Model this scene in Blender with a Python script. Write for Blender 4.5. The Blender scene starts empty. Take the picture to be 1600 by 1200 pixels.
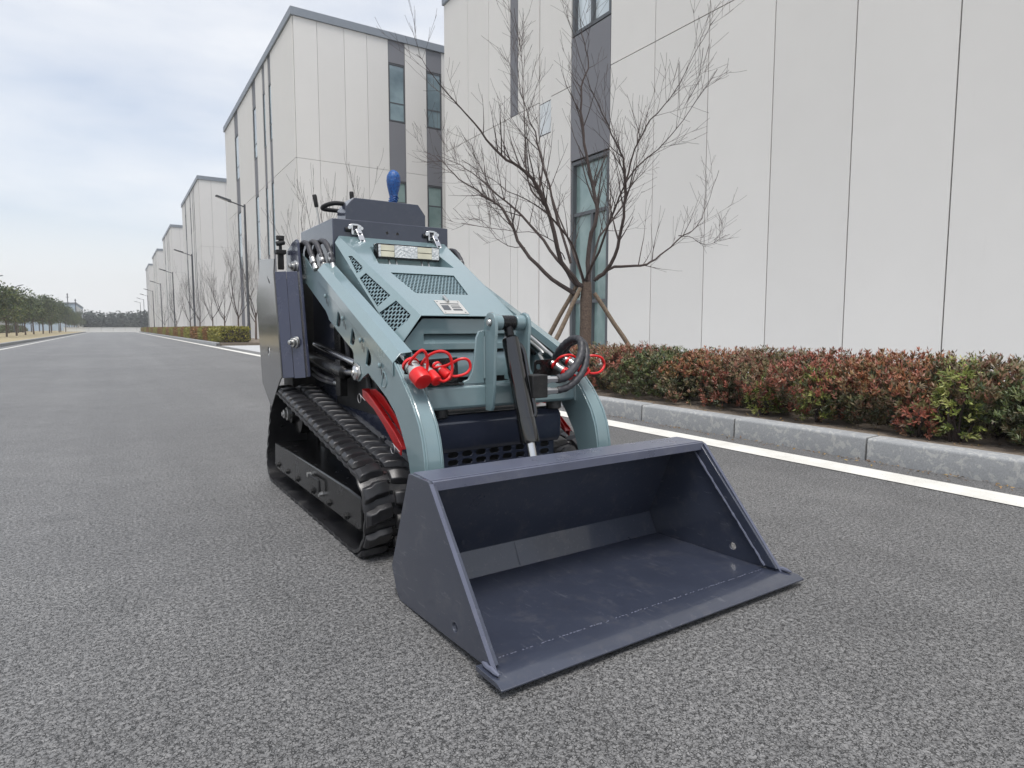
import bpy, bmesh, math, random
from math import radians, sin, cos, pi, atan2, hypot
from mathutils import Vector, Matrix
from mathutils.geometry import tessellate_polygon

# ------------------------------------------------------------------ scene, camera, world, sun, exposure
scene = bpy.context.scene
col = scene.collection
random.seed(7)

cam_d = bpy.data.cameras.new('camera')
cam = bpy.data.objects.new('camera', cam_d); col.objects.link(cam)
cam.location = (0, 0, 0.8)
cam.rotation_euler = (radians(90 - 5.105), 0, -radians(32.21))
cam_d.sensor_width = 36; cam_d.lens = 36 * 985 / 1600
cam_d.clip_start = 0.05; cam_d.clip_end = 3000
scene.camera = cam

SUN_EL, SUN_AZ = radians(70), radians(-146)     # azimuth from +Y towards +X
world = bpy.data.worlds.new('World'); scene.world = world; world.use_nodes = True
wn, wl = world.node_tree.nodes, world.node_tree.links
wn.clear()
w_out = wn.new('ShaderNodeOutputWorld'); w_bg = wn.new('ShaderNodeBackground')
w_sky = wn.new('ShaderNodeTexSky'); w_sky.sky_type = 'NISHITA'; w_sky.sun_disc = False
w_sky.sun_elevation = SUN_EL; w_sky.sun_rotation = SUN_AZ
w_sky.air_density = 1.0; w_sky.dust_density = 2.5; w_sky.ozone_density = 1.5
w_tc = wn.new('ShaderNodeTexCoord'); w_map = wn.new('ShaderNodeMapping')
w_map.inputs['Scale'].default_value = (1.0, 1.0, 3.6)
w_map.inputs['Rotation'].default_value = (0.10, -0.16, 0.5)
w_noise = wn.new('ShaderNodeTexNoise'); w_noise.inputs['Scale'].default_value = 1.5
w_noise.inputs['Detail'].default_value = 6; w_noise.inputs['Roughness'].default_value = 0.55
w_ramp = wn.new('ShaderNodeValToRGB')
w_ramp.color_ramp.elements[0].position = 0.38; w_ramp.color_ramp.elements[0].color = (0.40, 0.40, 0.40, 1)
w_ramp.color_ramp.elements[1].position = 0.70; w_ramp.color_ramp.elements[1].color = (0.97, 0.97, 0.97, 1)
w_mix = wn.new('ShaderNodeMix'); w_mix.data_type = 'RGBA'
w_mix.inputs['B'].default_value = (5.7, 5.78, 5.9, 1)
wl.new(w_tc.outputs['Generated'], w_map.inputs['Vector']); wl.new(w_map.outputs[0], w_noise.inputs['Vector'])
w_sep = wn.new('ShaderNodeSeparateXYZ'); wl.new(w_tc.outputs['Generated'], w_sep.inputs[0])
w_hor = wn.new('ShaderNodeMapRange'); w_hor.inputs['From Min'].default_value = 0.02; w_hor.inputs['From Max'].default_value = 0.30
w_hor.inputs['To Min'].default_value = 0.9; w_hor.inputs['To Max'].default_value = 0.0; w_hor.interpolation_type = 'SMOOTHSTEP'
wl.new(w_sep.outputs['Z'], w_hor.inputs['Value'])
w_max = wn.new('ShaderNodeMath'); w_max.operation = 'MAXIMUM'
wl.new(w_noise.outputs['Fac'], w_ramp.inputs['Fac']); wl.new(w_ramp.outputs['Color'], w_max.inputs[0]); wl.new(w_hor.outputs[0], w_max.inputs[1])
wl.new(w_max.outputs[0], w_mix.inputs['Factor'])
wl.new(w_sky.outputs[0], w_mix.inputs['A']); wl.new(w_mix.outputs['Result'], w_bg.inputs['Color'])
w_bg.inputs['Strength'].default_value = 0.1
wl.new(w_bg.outputs[0], w_out.inputs['Surface'])

sun_d = bpy.data.lights.new('sun', 'SUN'); sun = bpy.data.objects.new('sun', sun_d); col.objects.link(sun)
sun_d.energy = 1.5; sun_d.angle = radians(26); sun_d.color = (1.0, 0.975, 0.94)
sd = Vector((sin(SUN_AZ) * cos(SUN_EL), cos(SUN_AZ) * cos(SUN_EL), sin(SUN_EL)))
sun.rotation_euler = sd.to_track_quat('Z', 'Y').to_euler()
sun.location = (0, 0, 30)

scene.view_settings.view_transform = 'Standard'; scene.view_settings.look = 'None'
scene.view_settings.exposure = 0.86; scene.view_settings.gamma = 1.0
scene.view_settings.use_curve_mapping = False
scene.render.engine = 'CYCLES'
scene.cycles.use_denoising = True
scene.cycles.max_bounces = 6; scene.cycles.diffuse_bounces = 3; scene.cycles.glossy_bounces = 3
scene.cycles.volume_bounces = 0; scene.cycles.caustics_reflective = False

# ------------------------------------------------------------------ materials
def s2l(c):
    c /= 255.0
    return c / 12.92 if c <= 0.04045 else ((c + 0.055) / 1.055) ** 2.4
def rgb(r, g, b): return (s2l(r), s2l(g), s2l(b), 1)

class NT:
    def __init__(s, name):
        s.m = bpy.data.materials.new(name); s.m.use_nodes = True
        s.t = s.m.node_tree; s.n = s.t.nodes; s.l = s.t.links
        s.b = s.n['Principled BSDF']; s.o = s.n['Material Output']
        s.tc = s.n.new('ShaderNodeTexCoord')
    def node(s, k, **kw):
        x = s.n.new(k)
        for a, v in kw.items():
            if a in x.inputs: x.inputs[a].default_value = v
            else: setattr(x, a, v)
        return x
    def noise(s, scale, detail=4, rough=0.6, vec=None, dist=0.0):
        x = s.node('ShaderNodeTexNoise'); x.inputs['Scale'].default_value = scale
        x.inputs['Detail'].default_value = detail; x.inputs['Roughness'].default_value = rough
        x.inputs['Distortion'].default_value = dist
        s.l.new(vec or s.tc.outputs['Object'], x.inputs['Vector']); return x
    def vor(s, scale, feature='F1', vec=None):
        x = s.node('ShaderNodeTexVoronoi'); x.feature = feature; x.inputs['Scale'].default_value = scale
        s.l.new(vec or s.tc.outputs['Object'], x.inputs['Vector']); return x
    def ramp(s, fac, stops):
        x = s.node('ShaderNodeValToRGB'); e = x.color_ramp.elements
        while len(e) < len(stops): e.new(0.5)
        for i, (p, c) in enumerate(stops):
            e[i].position = p; e[i].color = c if len(c) == 4 else (*c, 1)
        s.l.new(fac, x.inputs['Fac']); return x.outputs['Color']
    def mix(s, fac, a, b, mode='MIX'):
        x = s.node('ShaderNodeMix'); x.data_type = 'RGBA'; x.blend_type = mode
        for k, v in (('Factor', fac), ('A', a), ('B', b)):
            if isinstance(v, (float, int, tuple)): x.inputs[k].default_value = v
            else: s.l.new(v, x.inputs[k])
        return x.outputs['Result']
    def bump(s, h, strength=0.3, dist=0.01):
        x = s.node('ShaderNodeBump'); x.inputs['Strength'].default_value = strength
        x.inputs['Distance'].default_value = dist
        s.l.new(h, x.inputs['Height']); s.l.new(x.outputs[0], s.b.inputs['Normal']); return x
    def set(s, **kw):
        for k, v in kw.items():
            k = {'color': 'Base Color', 'rough': 'Roughness', 'metal': 'Metallic', 'spec': 'Specular IOR Level',
                 'coat': 'Coat Weight', 'coatr': 'Coat Roughness'}.get(k, k)
            if isinstance(v, (float, int, tuple)): s.b.inputs[k].default_value = v
            else: s.l.new(v, s.b.inputs[k])
        return s

def paint(name, c, rough=0.3, var=0.12, coat=0.0, dirt=0.10, metal=0.0, spec=0.5, speck=0.0):
    t = NT(name)
    n1 = t.noise(6, 5, 0.65); n2 = t.noise(160, 2, 0.5)
    dark = tuple(x * (1 - var) for x in c[:3]) + (1,); lite = tuple(min(1, x * (1 + var)) for x in c[:3]) + (1,)
    base = t.ramp(n1.outputs['Fac'], [(0.3, dark), (0.7, lite)])
    dust = t.ramp(t.noise(14, 8, 0.75).outputs['Fac'], [(0.52, (0, 0, 0)), (0.75, (dirt,) * 3)])
    base = t.mix(dust, base, (0.33, 0.31, 0.28, 1))
    if speck:
        sp = t.vor(85); sz = t.noise(23, 2, 0.5)
        f = t.ramp(sp.outputs['Distance'], [(0.05, (speck,) * 3), (0.10, (0, 0, 0))])
        f = t.mix(1.0, f, t.ramp(sz.outputs['Fac'], [(0.56, (0,) * 3), (0.64, (1,) * 3)]), 'MULTIPLY')
        base = t.mix(f, base, (0.42, 0.42, 0.44, 1))
        mp = t.node('ShaderNodeMapping'); mp.inputs['Scale'].default_value = (9, 1.2, 9); mp.inputs['Rotation'].default_value = (0.3, 0.2, 0.8)
        t.l.new(t.tc.outputs['Object'], mp.inputs['Vector'])
        sc = t.noise(9, 3, 0.55, vec=mp.outputs[0], dist=0.4)
        base = t.mix(t.ramp(sc.outputs['Fac'], [(0.655, (0,) * 3), (0.675, (speck * .38,) * 3), (0.70, (0,) * 3)]), base, (0.34, 0.35, 0.38, 1))
    r = t.ramp(n1.outputs['Fac'], [(0.25, (rough * 0.8,) * 3), (0.75, (min(1, rough * 1.3),) * 3)])
    t.set(color=base, rough=r, metal=metal, coat=coat, coatr=0.08, spec=spec)
    t.bump(n2.outputs['Fac'], 0.04, 0.001)
    return t.m

TEAL = paint('teal_paint', rgb(118, 140, 144), 0.22, 0.04, coat=1.0, dirt=0.05)
NAVY = paint('navy_paint', rgb(53, 58, 72), 0.32, 0.08, coat=0.7, dirt=0.12, speck=0.55)
NAVYG = paint('navy_gloss_paint', rgb(50, 55, 70), 0.20, 0.05, coat=0.5, dirt=0.05)
TOWERP = paint('blue_navy_plate', rgb(52, 56, 76), 0.25, 0.06, coat=0.5, dirt=0.05)
GREYP = paint('grey_gloss_plate', rgb(112, 112, 112), 0.16, 0.05, coat=0.4, dirt=0.08, metal=0.55)
BLACKP = paint('black_gloss_paint', rgb(20, 20, 21), 0.24, 0.1, coat=0.12, dirt=0.03, spec=0.3)
BLACKG = paint('black_cylinder_enamel', rgb(16, 16, 17), 0.12, 0.1, coat=0.8, dirt=0.02, spec=0.5)
BLACKM = paint('black_matt', rgb(18, 18, 19), 0.6, 0.15, dirt=0.08)
RED = paint('red_plastic', rgb(214, 30, 32), 0.35, 0.08, dirt=0.04)
REDP = paint('red_paint', rgb(176, 18, 20), 0.3, 0.1, coat=0.3, dirt=0.05)
CHROME = paint('chrome_steel', rgb(205, 205, 205), 0.14, 0.04, dirt=0.02, metal=1.0)
ZINC = paint('zinc_plated_steel', rgb(196, 196, 194), 0.33, 0.08, dirt=0.06, metal=0.9)
WELD = paint('weld_bead', rgb(96, 100, 116), 0.42, 0.2, dirt=0.2)
EDGE = paint('edge_highlight_paint', rgb(88, 92, 108), 0.28, 0.12, dirt=0.2)  # lighter than the navy: bright edge highlights put into the colour
PLATE = paint('aluminium_plate', rgb(214, 212, 206), 0.35, 0.05, metal=0.6)

def rubber_mat(name, c, rough):
    t = NT(name)
    n = t.noise(9, 6, 0.7); f = t.noise(220, 3, 0.6)
    base = t.ramp(n.outputs['Fac'], [(0.35, c), (0.56, tuple(min(1, x * 1.6) for x in c[:3]) + (1,)), (0.74, (0.11, 0.108, 0.10, 1))])
    t.set(color=base, rough=t.ramp(n.outputs['Fac'], [(0.3, (rough,) * 3), (0.8, (min(1, rough + 0.25),) * 3)]))
    t.bump(f.outputs['Fac'], 0.15, 0.002)
    return t.m
RUBBER = rubber_mat('track_rubber', rgb(30, 30, 32), 0.26)
HOSE = rubber_mat('hose_rubber', rgb(44, 44, 48), 0.42)

def blue_wrap():
    t = NT('blue_plastic_wrap'); n = t.noise(60, 4, 0.6, dist=1.5)
    t.set(color=t.ramp(n.outputs['Fac'], [(0.35, rgb(10, 52, 112)), (0.7, rgb(22, 98, 172))]), rough=0.25)
    t.bump(n.outputs['Fac'], 0.9, 0.006); return t.m
BLUE = blue_wrap()

def lens_mat(name, a, b, sc):
    t = NT(name); v = t.vor(sc)
    t.set(color=t.ramp(v.outputs['Distance'], [(0.0, a), (0.7, b)]), rough=0.08, spec=0.8, coat=0.6)
    t.bump(v.outputs['Distance'], 0.8, 0.004); return t.m
LENS_W = lens_mat('lamp_diffuser', rgb(245, 245, 242), rgb(196, 199, 200), 90)
LENS_Y = lens_mat('lamp_led_strip', rgb(228, 222, 196), rgb(206, 200, 176), 14)

def asphalt_mat():
    t = NT('asphalt')
    warp = t.noise(90, 3, 0.6)
    wv = t.node('ShaderNodeVectorMath'); wv.operation = 'MULTIPLY_ADD'
    t.l.new(warp.outputs['Color'], wv.inputs[0]); wv.inputs[1].default_value = (0.012, 0.012, 0.0); t.l.new(t.tc.outputs['Object'], wv.inputs[2])
    vc = t.vor(150, vec=wv.outputs[0]); ve = t.vor(150, 'DISTANCE_TO_EDGE', vec=wv.outputs[0]); fine = t.vor(420)
    n = t.noise(90, 4, 0.6); big = t.noise(0.4, 5, 0.6); mid = t.noise(4, 5, 0.65)
    stone = t.ramp(vc.outputs['Color'], [(0.05, (0.16, 0.16, 0.161)), (0.5, (0.20, 0.199, 0.198)), (0.97, (0.27, 0.268, 0.265))])
    open_ = t.ramp(n.outputs['Fac'], [(0.40, (0,) * 3), (0.60, (1,) * 3)])
    crev = t.ramp(ve.outputs['Distance'], [(0.03, (0.12,) * 3), (0.16, (1,) * 3)])
    gap = t.mix(open_, crev, (1, 1, 1, 1))
    base = t.mix(0.92, stone, gap, 'MULTIPLY')
    grit = t.ramp(fine.outputs['Color'], [(0.1, (0.86,) * 3), (0.9, (1.12,) * 3)])
    base = t.mix(1.0, base, grit, 'MULTIPLY')
    base = t.mix(1.0, base, t.ramp(big.outputs['Fac'], [(0.3, (0.84,) * 3), (0.7, (1.12, 1.115, 1.105))]), 'MULTIPLY')
    base = t.mix(1.0, base, t.ramp(mid.outputs['Fac'], [(0.3, (0.9,) * 3), (0.7, (1.08,) * 3)]), 'MULTIPLY')
    lane = t.node('ShaderNodeMapping'); lane.inputs['Scale'].default_value = (1.1, 0.035, 1); t.l.new(t.tc.outputs['Object'], lane.inputs['Vector'])
    wear = t.noise(1.3, 4, 0.6, vec=lane.outputs[0])
    base = t.mix(1.0, base, t.ramp(wear.outputs['Fac'], [(0.35, (0.90,) * 3), (0.65, (1.09,) * 3)]), 'MULTIPLY')
    spot = t.noise(2.1, 3, 0.5)
    base = t.mix(t.ramp(spot.outputs['Fac'], [(0.66, (0,) * 3), (0.74, (0.35,) * 3)]), base, (0.07, 0.07, 0.07, 1))
    grain = t.noise(700, 1, 0.5)
    base = t.mix(t.ramp(grain.outputs['Fac'], [(0.74, (0,) * 3), (0.78, (0.8,) * 3)]), base, (0.5, 0.49, 0.47, 1))
    t.set(color=base, rough=0.5, spec=0.5)
    h = t.mix(0.22, gap, fine.outputs['Distance'])
    h = t.mix(0.2, h, n.outputs['Fac'])
    t.bump(h, 1.0, 0.006)
    return t.m
ASPHALT = asphalt_mat()

def line_mat():
    t = NT('road_line_paint'); n = t.noise(90, 6, 0.75); b = t.noise(4, 5, 0.7)
    f = t.ramp(n.outputs['Fac'], [(0.30, (0.25,) * 3), (0.42, (1,) * 3)])
    c = t.mix(f, (0.16, 0.158, 0.15, 1), t.ramp(b.outputs['Fac'], [(0.3, rgb(206, 204, 196)), (0.7, rgb(226, 225, 219))]))
    t.set(color=c, rough=0.6); t.bump(n.outputs['Fac'], 0.3, 0.004); return t.m
LINE = line_mat()

def kerb_mat():
    t = NT('painted_concrete_kerb')
    n = t.noise(21, 7, 0.66, dist=0.5); f = t.noise(120, 4, 0.7); b = t.noise(1.3, 3, 0.5)
    mask = t.ramp(n.outputs['Fac'], [(0.53, (0, 0, 0)), (0.57, (0.85,) * 3)])
    c = t.mix(mask, rgb(148, 150, 151), rgb(172, 172, 169))
    tone = t.ramp(b.outputs['Fac'], [(0.3, (0.88,) * 3), (0.7, (1.1,) * 3)])
    c = t.mix(1.0, c, tone, 'MULTIPLY')
    spk = t.ramp(f.outputs['Fac'], [(0.3, (0.8,) * 3), (0.6, (1.05,) * 3)])
    t.set(color=t.mix(1.0, c, spk, 'MULTIPLY'), rough=0.75)
    t.bump(t.mix(0.3, n.outputs['Fac'], f.outputs['Fac']), 0.3, 0.006); return t.m
KERB = kerb_mat()

def noisy(name, a, b, scale, rough=0.9, bump=0.5, bd=0.02, detail=8):
    t = NT(name); n = t.noise(scale, detail, 0.7)
    t.set(color=t.ramp(n.outputs['Fac'], [(0.3, a), (0.7, b)]), rough=rough); t.bump(n.outputs['Fac'], bump, bd); return t.m
SOIL = noisy('dry_soil', rgb(92, 82, 72), rgb(138, 126, 112), 30)
GROUND = noisy('pale_ground', rgb(128, 124, 112), rgb(150, 146, 132), 0.8)
LAWN = noisy('dry_winter_lawn', rgb(146, 134, 104), rgb(170, 158, 126), 3)
CONC = noisy('pale_concrete', rgb(168, 170, 172), rgb(190, 191, 192), 1.5, 0.85, 0.1)
BARK = noisy('bark', rgb(70, 58, 50), rgb(118, 102, 90), 40, 0.9, 0.8, 0.01)
TWIG = noisy('dark_twig_bark', rgb(50, 42, 40), rgb(78, 66, 62), 25, 0.85, 0.4, 0.004)
POLE = noisy('support_pole_wood', rgb(96, 82, 68), rgb(140, 124, 106), 35, 0.85, 0.6, 0.006)

def panel_mat(name, c):
    t = NT(name)
    info = t.node('ShaderNodeObjectInfo')
    n = t.noise(0.9, 5, 0.6); f = t.noise(60, 3, 0.6)
    a = tuple(x * 0.985 for x in c[:3]) + (1,); b = tuple(min(1, x * 1.012) for x in c[:3]) + (1,)
    base = t.ramp(n.outputs['Fac'], [(0.3, a), (0.7, b)])
    rnd = t.ramp(info.outputs['Random'], [(0, (0.975,) * 3), (1, (1.02,) * 3)])
    streak_map = t.node('ShaderNodeMapping'); streak_map.inputs['Scale'].default_value = (3, 3, 0.12)
    t.l.new(t.tc.outputs['Object'], streak_map.inputs['Vector'])
    st = t.noise(2.2, 6, 0.7, vec=streak_map.outputs[0])
    base = t.mix(1.0, base, rnd, 'MULTIPLY')
    base = t.mix(t.ramp(st.outputs['Fac'], [(0.62, (0, 0, 0)), (0.9, (0.14,) * 3)]), base, rgb(150, 144, 134))
    t.set(color=base, rough=0.75, spec=0.3); t.bump(f.outputs['Fac'], 0.08, 0.003); return t.m
PANEL = panel_mat('cream_wall_panel', rgb(213, 211, 207))
DGREY = panel_mat('dark_grey_cladding', rgb(116, 117, 122))
LINER = noisy('joint_shadow_liner', rgb(92, 90, 88), rgb(108, 106, 104), 3, 0.9, 0.1)
CAP = paint('blue_grey_metal_capping', rgb(122, 129, 137), 0.45, 0.05, dirt=0.05)
FRAME = paint('dark_window_frame', rgb(74, 78, 82), 0.4, 0.06)
def glass_mat(name, a, b):
    t = NT(name); n = t.noise(0.9, 3, 0.5)
    t.set(color=t.ramp(n.outputs['Fac'], [(0.35, a), (0.65, b)]), rough=0.06, spec=0.75, coat=0.3)
    w = t.noise(0.7, 2, 0.4); t.bump(w.outputs['Fac'], 0.05, 0.03); return t.m
GLASS = glass_mat('green_tinted_glass', rgb(104, 128, 126), rgb(140, 160, 157))
GLASSB = glass_mat('blue_grey_glass', rgb(104, 122, 130), rgb(138, 158, 164))
GLASSP = glass_mat('pale_reflecting_glass', rgb(188, 200, 206), rgb(206, 216, 221))
PALEP = glass_mat('painted_pane_reflection', rgb(198, 203, 204), rgb(208, 211, 211))  # pale reflection painted as the pane's own colour
LAMPP = paint('lamp_post_paint', rgb(62, 64, 68), 0.45, 0.06)
BLUEBLD = panel_mat('pale_blue_cladding', rgb(172, 188, 204))
WHITEW = panel_mat('white_barrier_wall', rgb(232, 233, 232))

def leaf_mat(name, rough=0.42):
    t = NT(name); a = t.node('ShaderNodeVertexColor'); a.layer_name = 'Col'
    t.set(color=a.outputs['Color'], rough=rough, spec=0.5)
    tr = t.node('ShaderNodeBsdfTranslucent'); t.l.new(a.outputs['Color'], tr.inputs['Color'])
    mx = t.node('ShaderNodeMixShader'); mx.inputs[0].default_value = 0.18
    t.l.new(t.b.outputs[0], mx.inputs[1]); t.l.new(tr.outputs[0], mx.inputs[2]); t.l.new(mx.outputs[0], t.o.inputs['Surface'])
    return t.m
LEAF = leaf_mat('leaf')

# ------------------------------------------------------------------ mesh helpers
def fill_loops(loops):
    bm = bmesh.new(); ed = []
    for l in loops:
        vs = [bm.verts.new((a, b, 0)) for a, b in l]
        for i in range(len(vs)): ed.append(bm.edges.new((vs[i], vs[(i + 1) % len(vs)])))
    bm.verts.index_update()
    bmesh.ops.triangle_fill(bm, use_beauty=True, use_dissolve=False, edges=ed, normal=(0, 0, 1))
    tri = [tuple(v.index for v in f.verts) for f in bm.faces]
    bm.free(); return tri
class MB:
    def __init__(s): s.v = []; s.f = []; s.c = []
    def add(s, vs, fs):
        o = len(s.v); s.v += [tuple(x) for x in vs]; s.f += [tuple(i + o for i in q) for q in fs]; return s
    def box(s, x0, x1, y0, y1, z0, z1):
        vs = [(x, y, z) for x in (x0, x1) for y in (y0, y1) for z in (z0, z1)]
        return s.add(vs, [(0, 1, 3, 2), (4, 6, 7, 5), (0, 4, 5, 1), (2, 3, 7, 6), (0, 2, 6, 4), (1, 5, 7, 3)])
    def mapbox(s, F, a0, a1, b0, b1, d0, d1):
        vs = [F(a, b, d) for a in (a0, a1) for b in (b0, b1) for d in (d0, d1)]
        return s.add(vs, [(0, 1, 3, 2), (4, 6, 7, 5), (0, 4, 5, 1), (2, 3, 7, 6), (0, 2, 6, 4), (1, 5, 7, 3)])
    def plate(s, outer, F, d0, d1, holes=()):
        loops = [list(outer)] + [list(h) for h in holes]
        flat = [p for l in loops for p in l]
        n = len(flat)
        vs = [F(a, b, d0) for a, b in flat] + [F(a, b, d1) for a, b in flat]
        fs = []
        if len(loops) == 1:
            fs += [tuple(range(n)), tuple(range(2 * n - 1, n - 1, -1))]
        else:
            tri = fill_loops(loops)
            fs += [tuple(t) for t in tri] + [tuple(i + n for i in reversed(t)) for t in tri]
        o = 0
        for l in loops:
            k = len(l)
            for i in range(k):
                j = (i + 1) % k
                fs.append((o + i, o + j, o + j + n, o + i + n))
            o += k
        return s.add(vs, fs)
    def tube(s, pts, r, seg=8, caps=True, radii=None):
        pts = [Vector(p) for p in pts]; n = len(pts)
        vs, fs = [], []
        prev = None
        for i, p in enumerate(pts):
            d = (pts[min(i + 1, n - 1)] - pts[max(i - 1, 0)])
            if d.length < 1e-9: d = Vector((0, 0, 1))
            d.normalize()
            if prev is None:
                a = d.orthogonal().normalized()
            else:
                a = (prev - d * prev.dot(d))
                a = a.normalized() if a.length > 1e-6 else d.orthogonal().normalized()
            prev = a; b = d.cross(a)
            rr = radii[i] if radii else r
            for k in range(seg):
                t = 2 * pi * k / seg
                vs.append(p + (a * cos(t) + b * sin(t)) * rr)
        for i in range(n - 1):
            for k in range(seg):
                k2 = (k + 1) % seg
                fs.append((i * seg + k, i * seg + k2, (i + 1) * seg + k2, (i + 1) * seg + k))
        if caps:
            fs.append(tuple(range(seg - 1, -1, -1))); fs.append(tuple((n - 1) * seg + k for k in range(seg)))
        return s.add(vs, fs)
    def cyl(s, p0, p1, r, seg=20, r2=None):
        return s.tube([p0, p1], r, seg, radii=[r, r if r2 is None else r2])
    def lathe(s, p0, axis, prof, seg=20):
        p0 = Vector(p0); ax = Vector(axis).normalized()
        return s.tube([p0 + ax * h for h, _ in prof], 0, seg, radii=[max(r, 1e-4) for _, r in prof])
    def obj(s, name, mat, parent=None, bevel=0.0, smooth=True, ang=38, recalc=True, loc=None):
        me = bpy.data.meshes.new(name); me.from_pydata(s.v, [], s.f)
        if recalc:
            bm = bmesh.new(); bm.from_mesh(me); bmesh.ops.recalc_face_normals(bm, faces=bm.faces); bm.to_mesh(me); bm.free()
        if smooth:
            me.shade_smooth(); me.set_sharp_from_angle(angle=radians(ang))
        me.materials.append(mat)
        if s.c:
            a = me.color_attributes.new('Col', 'FLOAT_COLOR', 'CORNER')
            buf = []
            for f, cc in zip(s.f, s.c):
                for _ in f: buf += [cc[0], cc[1], cc[2], 1.0]
            a.data.foreach_set('color', buf)
        o = bpy.data.objects.new(name, me); col.objects.link(o)
        if parent: o.parent = parent
        if loc: o.location = loc
        if bevel:
            b = o.modifiers.new('bevel', 'BEVEL'); b.width = bevel; b.segments = 2; b.limit_method = 'ANGLE'; b.angle_limit = radians(40)
            b.use_clamp_overlap = True
        return o

def tag(o, label=None, cat=None, group=None, kind=None):
    if label: o['label'] = label
    if cat: o['category'] = cat
    if group: o['group'] = group
    if kind: o['kind'] = kind
    return o
def empty(name, loc=(0, 0, 0), rz=0.0, parent=None):
    o = bpy.data.objects.new(name, None); col.objects.link(o); o.location = loc; o.rotation_euler = (0, 0, rz)
    o.empty_display_size = 0.2
    if parent: o.parent = parent
    return o
def inst(src, name, parent=None, loc=(0, 0, 0), rot=(0, 0, 0), scale=(1, 1, 1)):
    o = bpy.data.objects.new(name, src.data); col.objects.link(o); o.parent = parent
    o.location = loc; o.rotation_euler = rot; o.scale = scale
    for m in src.modifiers:
        if m.type == 'BEVEL':
            b = o.modifiers.new('bevel', 'BEVEL'); b.width = m.width; b.segments = m.segments; b.limit_method = 'ANGLE'; b.angle_limit = m.angle_limit
    return o
def copy_tree(o, parent=None):
    c = o.copy(); col.objects.link(c); c.parent = parent
    for ch in o.children: copy_tree(ch, c)
    return c
def smooth_pts(pts, n=6):
    P = [Vector(p) for p in pts]; out = []
    for i in range(len(P) - 1):
        p0 = P[max(i - 1, 0)]; p1 = P[i]; p2 = P[i + 1]; p3 = P[min(i + 2, len(P) - 1)]
        for k in range(n):
            t = k / n
            out.append(0.5 * ((2 * p1) + (p2 - p0) * t + (2 * p0 - 5 * p1 + 4 * p2 - p3) * t * t + (3 * p1 - p0 - 3 * p2 + p3) * t ** 3))
    out.append(P[-1]); return out
def circle(a, b, r, n=14, ry=None): return [(a + r * cos(2 * pi * k / n), b + (ry or r) * sin(2 * pi * k / n)) for k in range(n)]
def stadium(a, b, w, h, n=5):
    r = h / 2; x = w / 2 - r; p = []
    for k in range(n + 1): t = -pi / 2 + pi * k / n; p.append((a + x + r * cos(t), b + r * sin(t)))
    for k in range(n + 1): t = pi / 2 + pi * k / n; p.append((a - x + r * cos(t), b + r * sin(t)))
    return p

# ------------------------------------------------------------------ ground, road, kerbs
KX = 3.81                       # road side face of the right kerb
tag(MB().add([(-900, -60, -0.02), (900, -60, -0.02), (900, 1500, -0.02), (-900, 1500, -0.02)], [(0, 1, 2, 3)]).obj('ground', GROUND, recalc=False), kind='structure')
tag(MB().add([(-4.0, -8, 0), (4.0, -8, 0), (4.0, 132, 0), (-4.0, 132, 0)], [(0, 1, 2, 3)]).obj('road', ASPHALT, recalc=False), kind='structure')
tag(MB().box(4.0, 16, 20.6, 30.4, -0.01, 0.006).obj('driveway', CONC), kind='structure')
def strip(x0, x1, y0, y1, z=0.004):
    n = max(2, int((y1 - y0) / 0.5)); mb = MB(); vs = []; fs = []
    for i in range(n + 1):
        y = y0 + (y1 - y0) * i / n
        vs += [(x0 + random.uniform(-.004, .004), y, z), (x1 + random.uniform(-.004, .004), y, z)]
    for i in range(n): fs.append((2 * i, 2 * i + 1, 2 * i + 3, 2 * i + 2))
    return mb.add(vs, fs)
tag(strip(3.39, 3.60, -6, 131).obj('road_line', LINE, recalc=False), kind='structure')
tag(strip(-3.57, -3.45, -6, 131).obj('road_line', LINE, recalc=False), kind='structure')

def kerb_stone(L):
    mb = MB()
    F = lambda a, b, d: (a, d, b)
    mb.plate([(0, -0.05), (0.005, 0.124), (0.008, 0.133), (0.016, 0.139), (0.15, 0.142), (0.15, -0.05)], F, 0.006, L - 0.006)
    return mb.obj('kerb_stone', KERB, bevel=0.003)
def kerb(y0, y1, x, label, flip=False, stone=1.0, limit=400):
    base = MB().box(x + 0.012, x + 0.14, y0, y1, -0.1, 0.10).obj('kerb', LINER); tag(base, kind='structure', label=label)
    src = None; n = int(round((y1 - y0) / stone))
    for i in range(n):
        if src is None:
            src = kerb_stone(stone); src.parent = base; o = src
        else: o = inst(src, 'kerb_stone', base)
        o.location = (x + random.uniform(-.003, .003), y0 + i * stone, random.uniform(-.004, .002))
        o.rotation_euler = (0, 0, random.uniform(-.003, .003))
        if flip: o.rotation_euler = (0, 0, pi + random.uniform(-.003, .003)); o.location = (x + 0.15, y0 + (i + 1) * stone, 0)
    return base
kerb(-3.72, 20.28, KX, 'grey flaking concrete kerb in front of the red hedge', stone=0.96)
kerb(30.6, 130.6, KX, 'grey kerb in front of the far clipped hedge', stone=2.0)
kerb(20, 130, -4.15, 'grey kerb along the dry lawn on the left', flip=True, stone=2.0)

tag(MB().box(3.99, 7.4, -4, 20.4, -0.1, 0.125).obj('hedge_bed', SOIL), kind='structure')
tag(MB().box(3.99, 7.6, 30.6, 131, -0.1, 0.125).obj('far_hedge_bed', SOIL), kind='structure')
tag(MB().box(7.4, 60, -10, 140, -0.1, 0.03).obj('paved_yard', CONC), kind='structure')
tag(MB().box(-13.6, -4.14, 18, 215, -0.1, 0.12).obj('lawn', LAWN), kind='structure')

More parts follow.
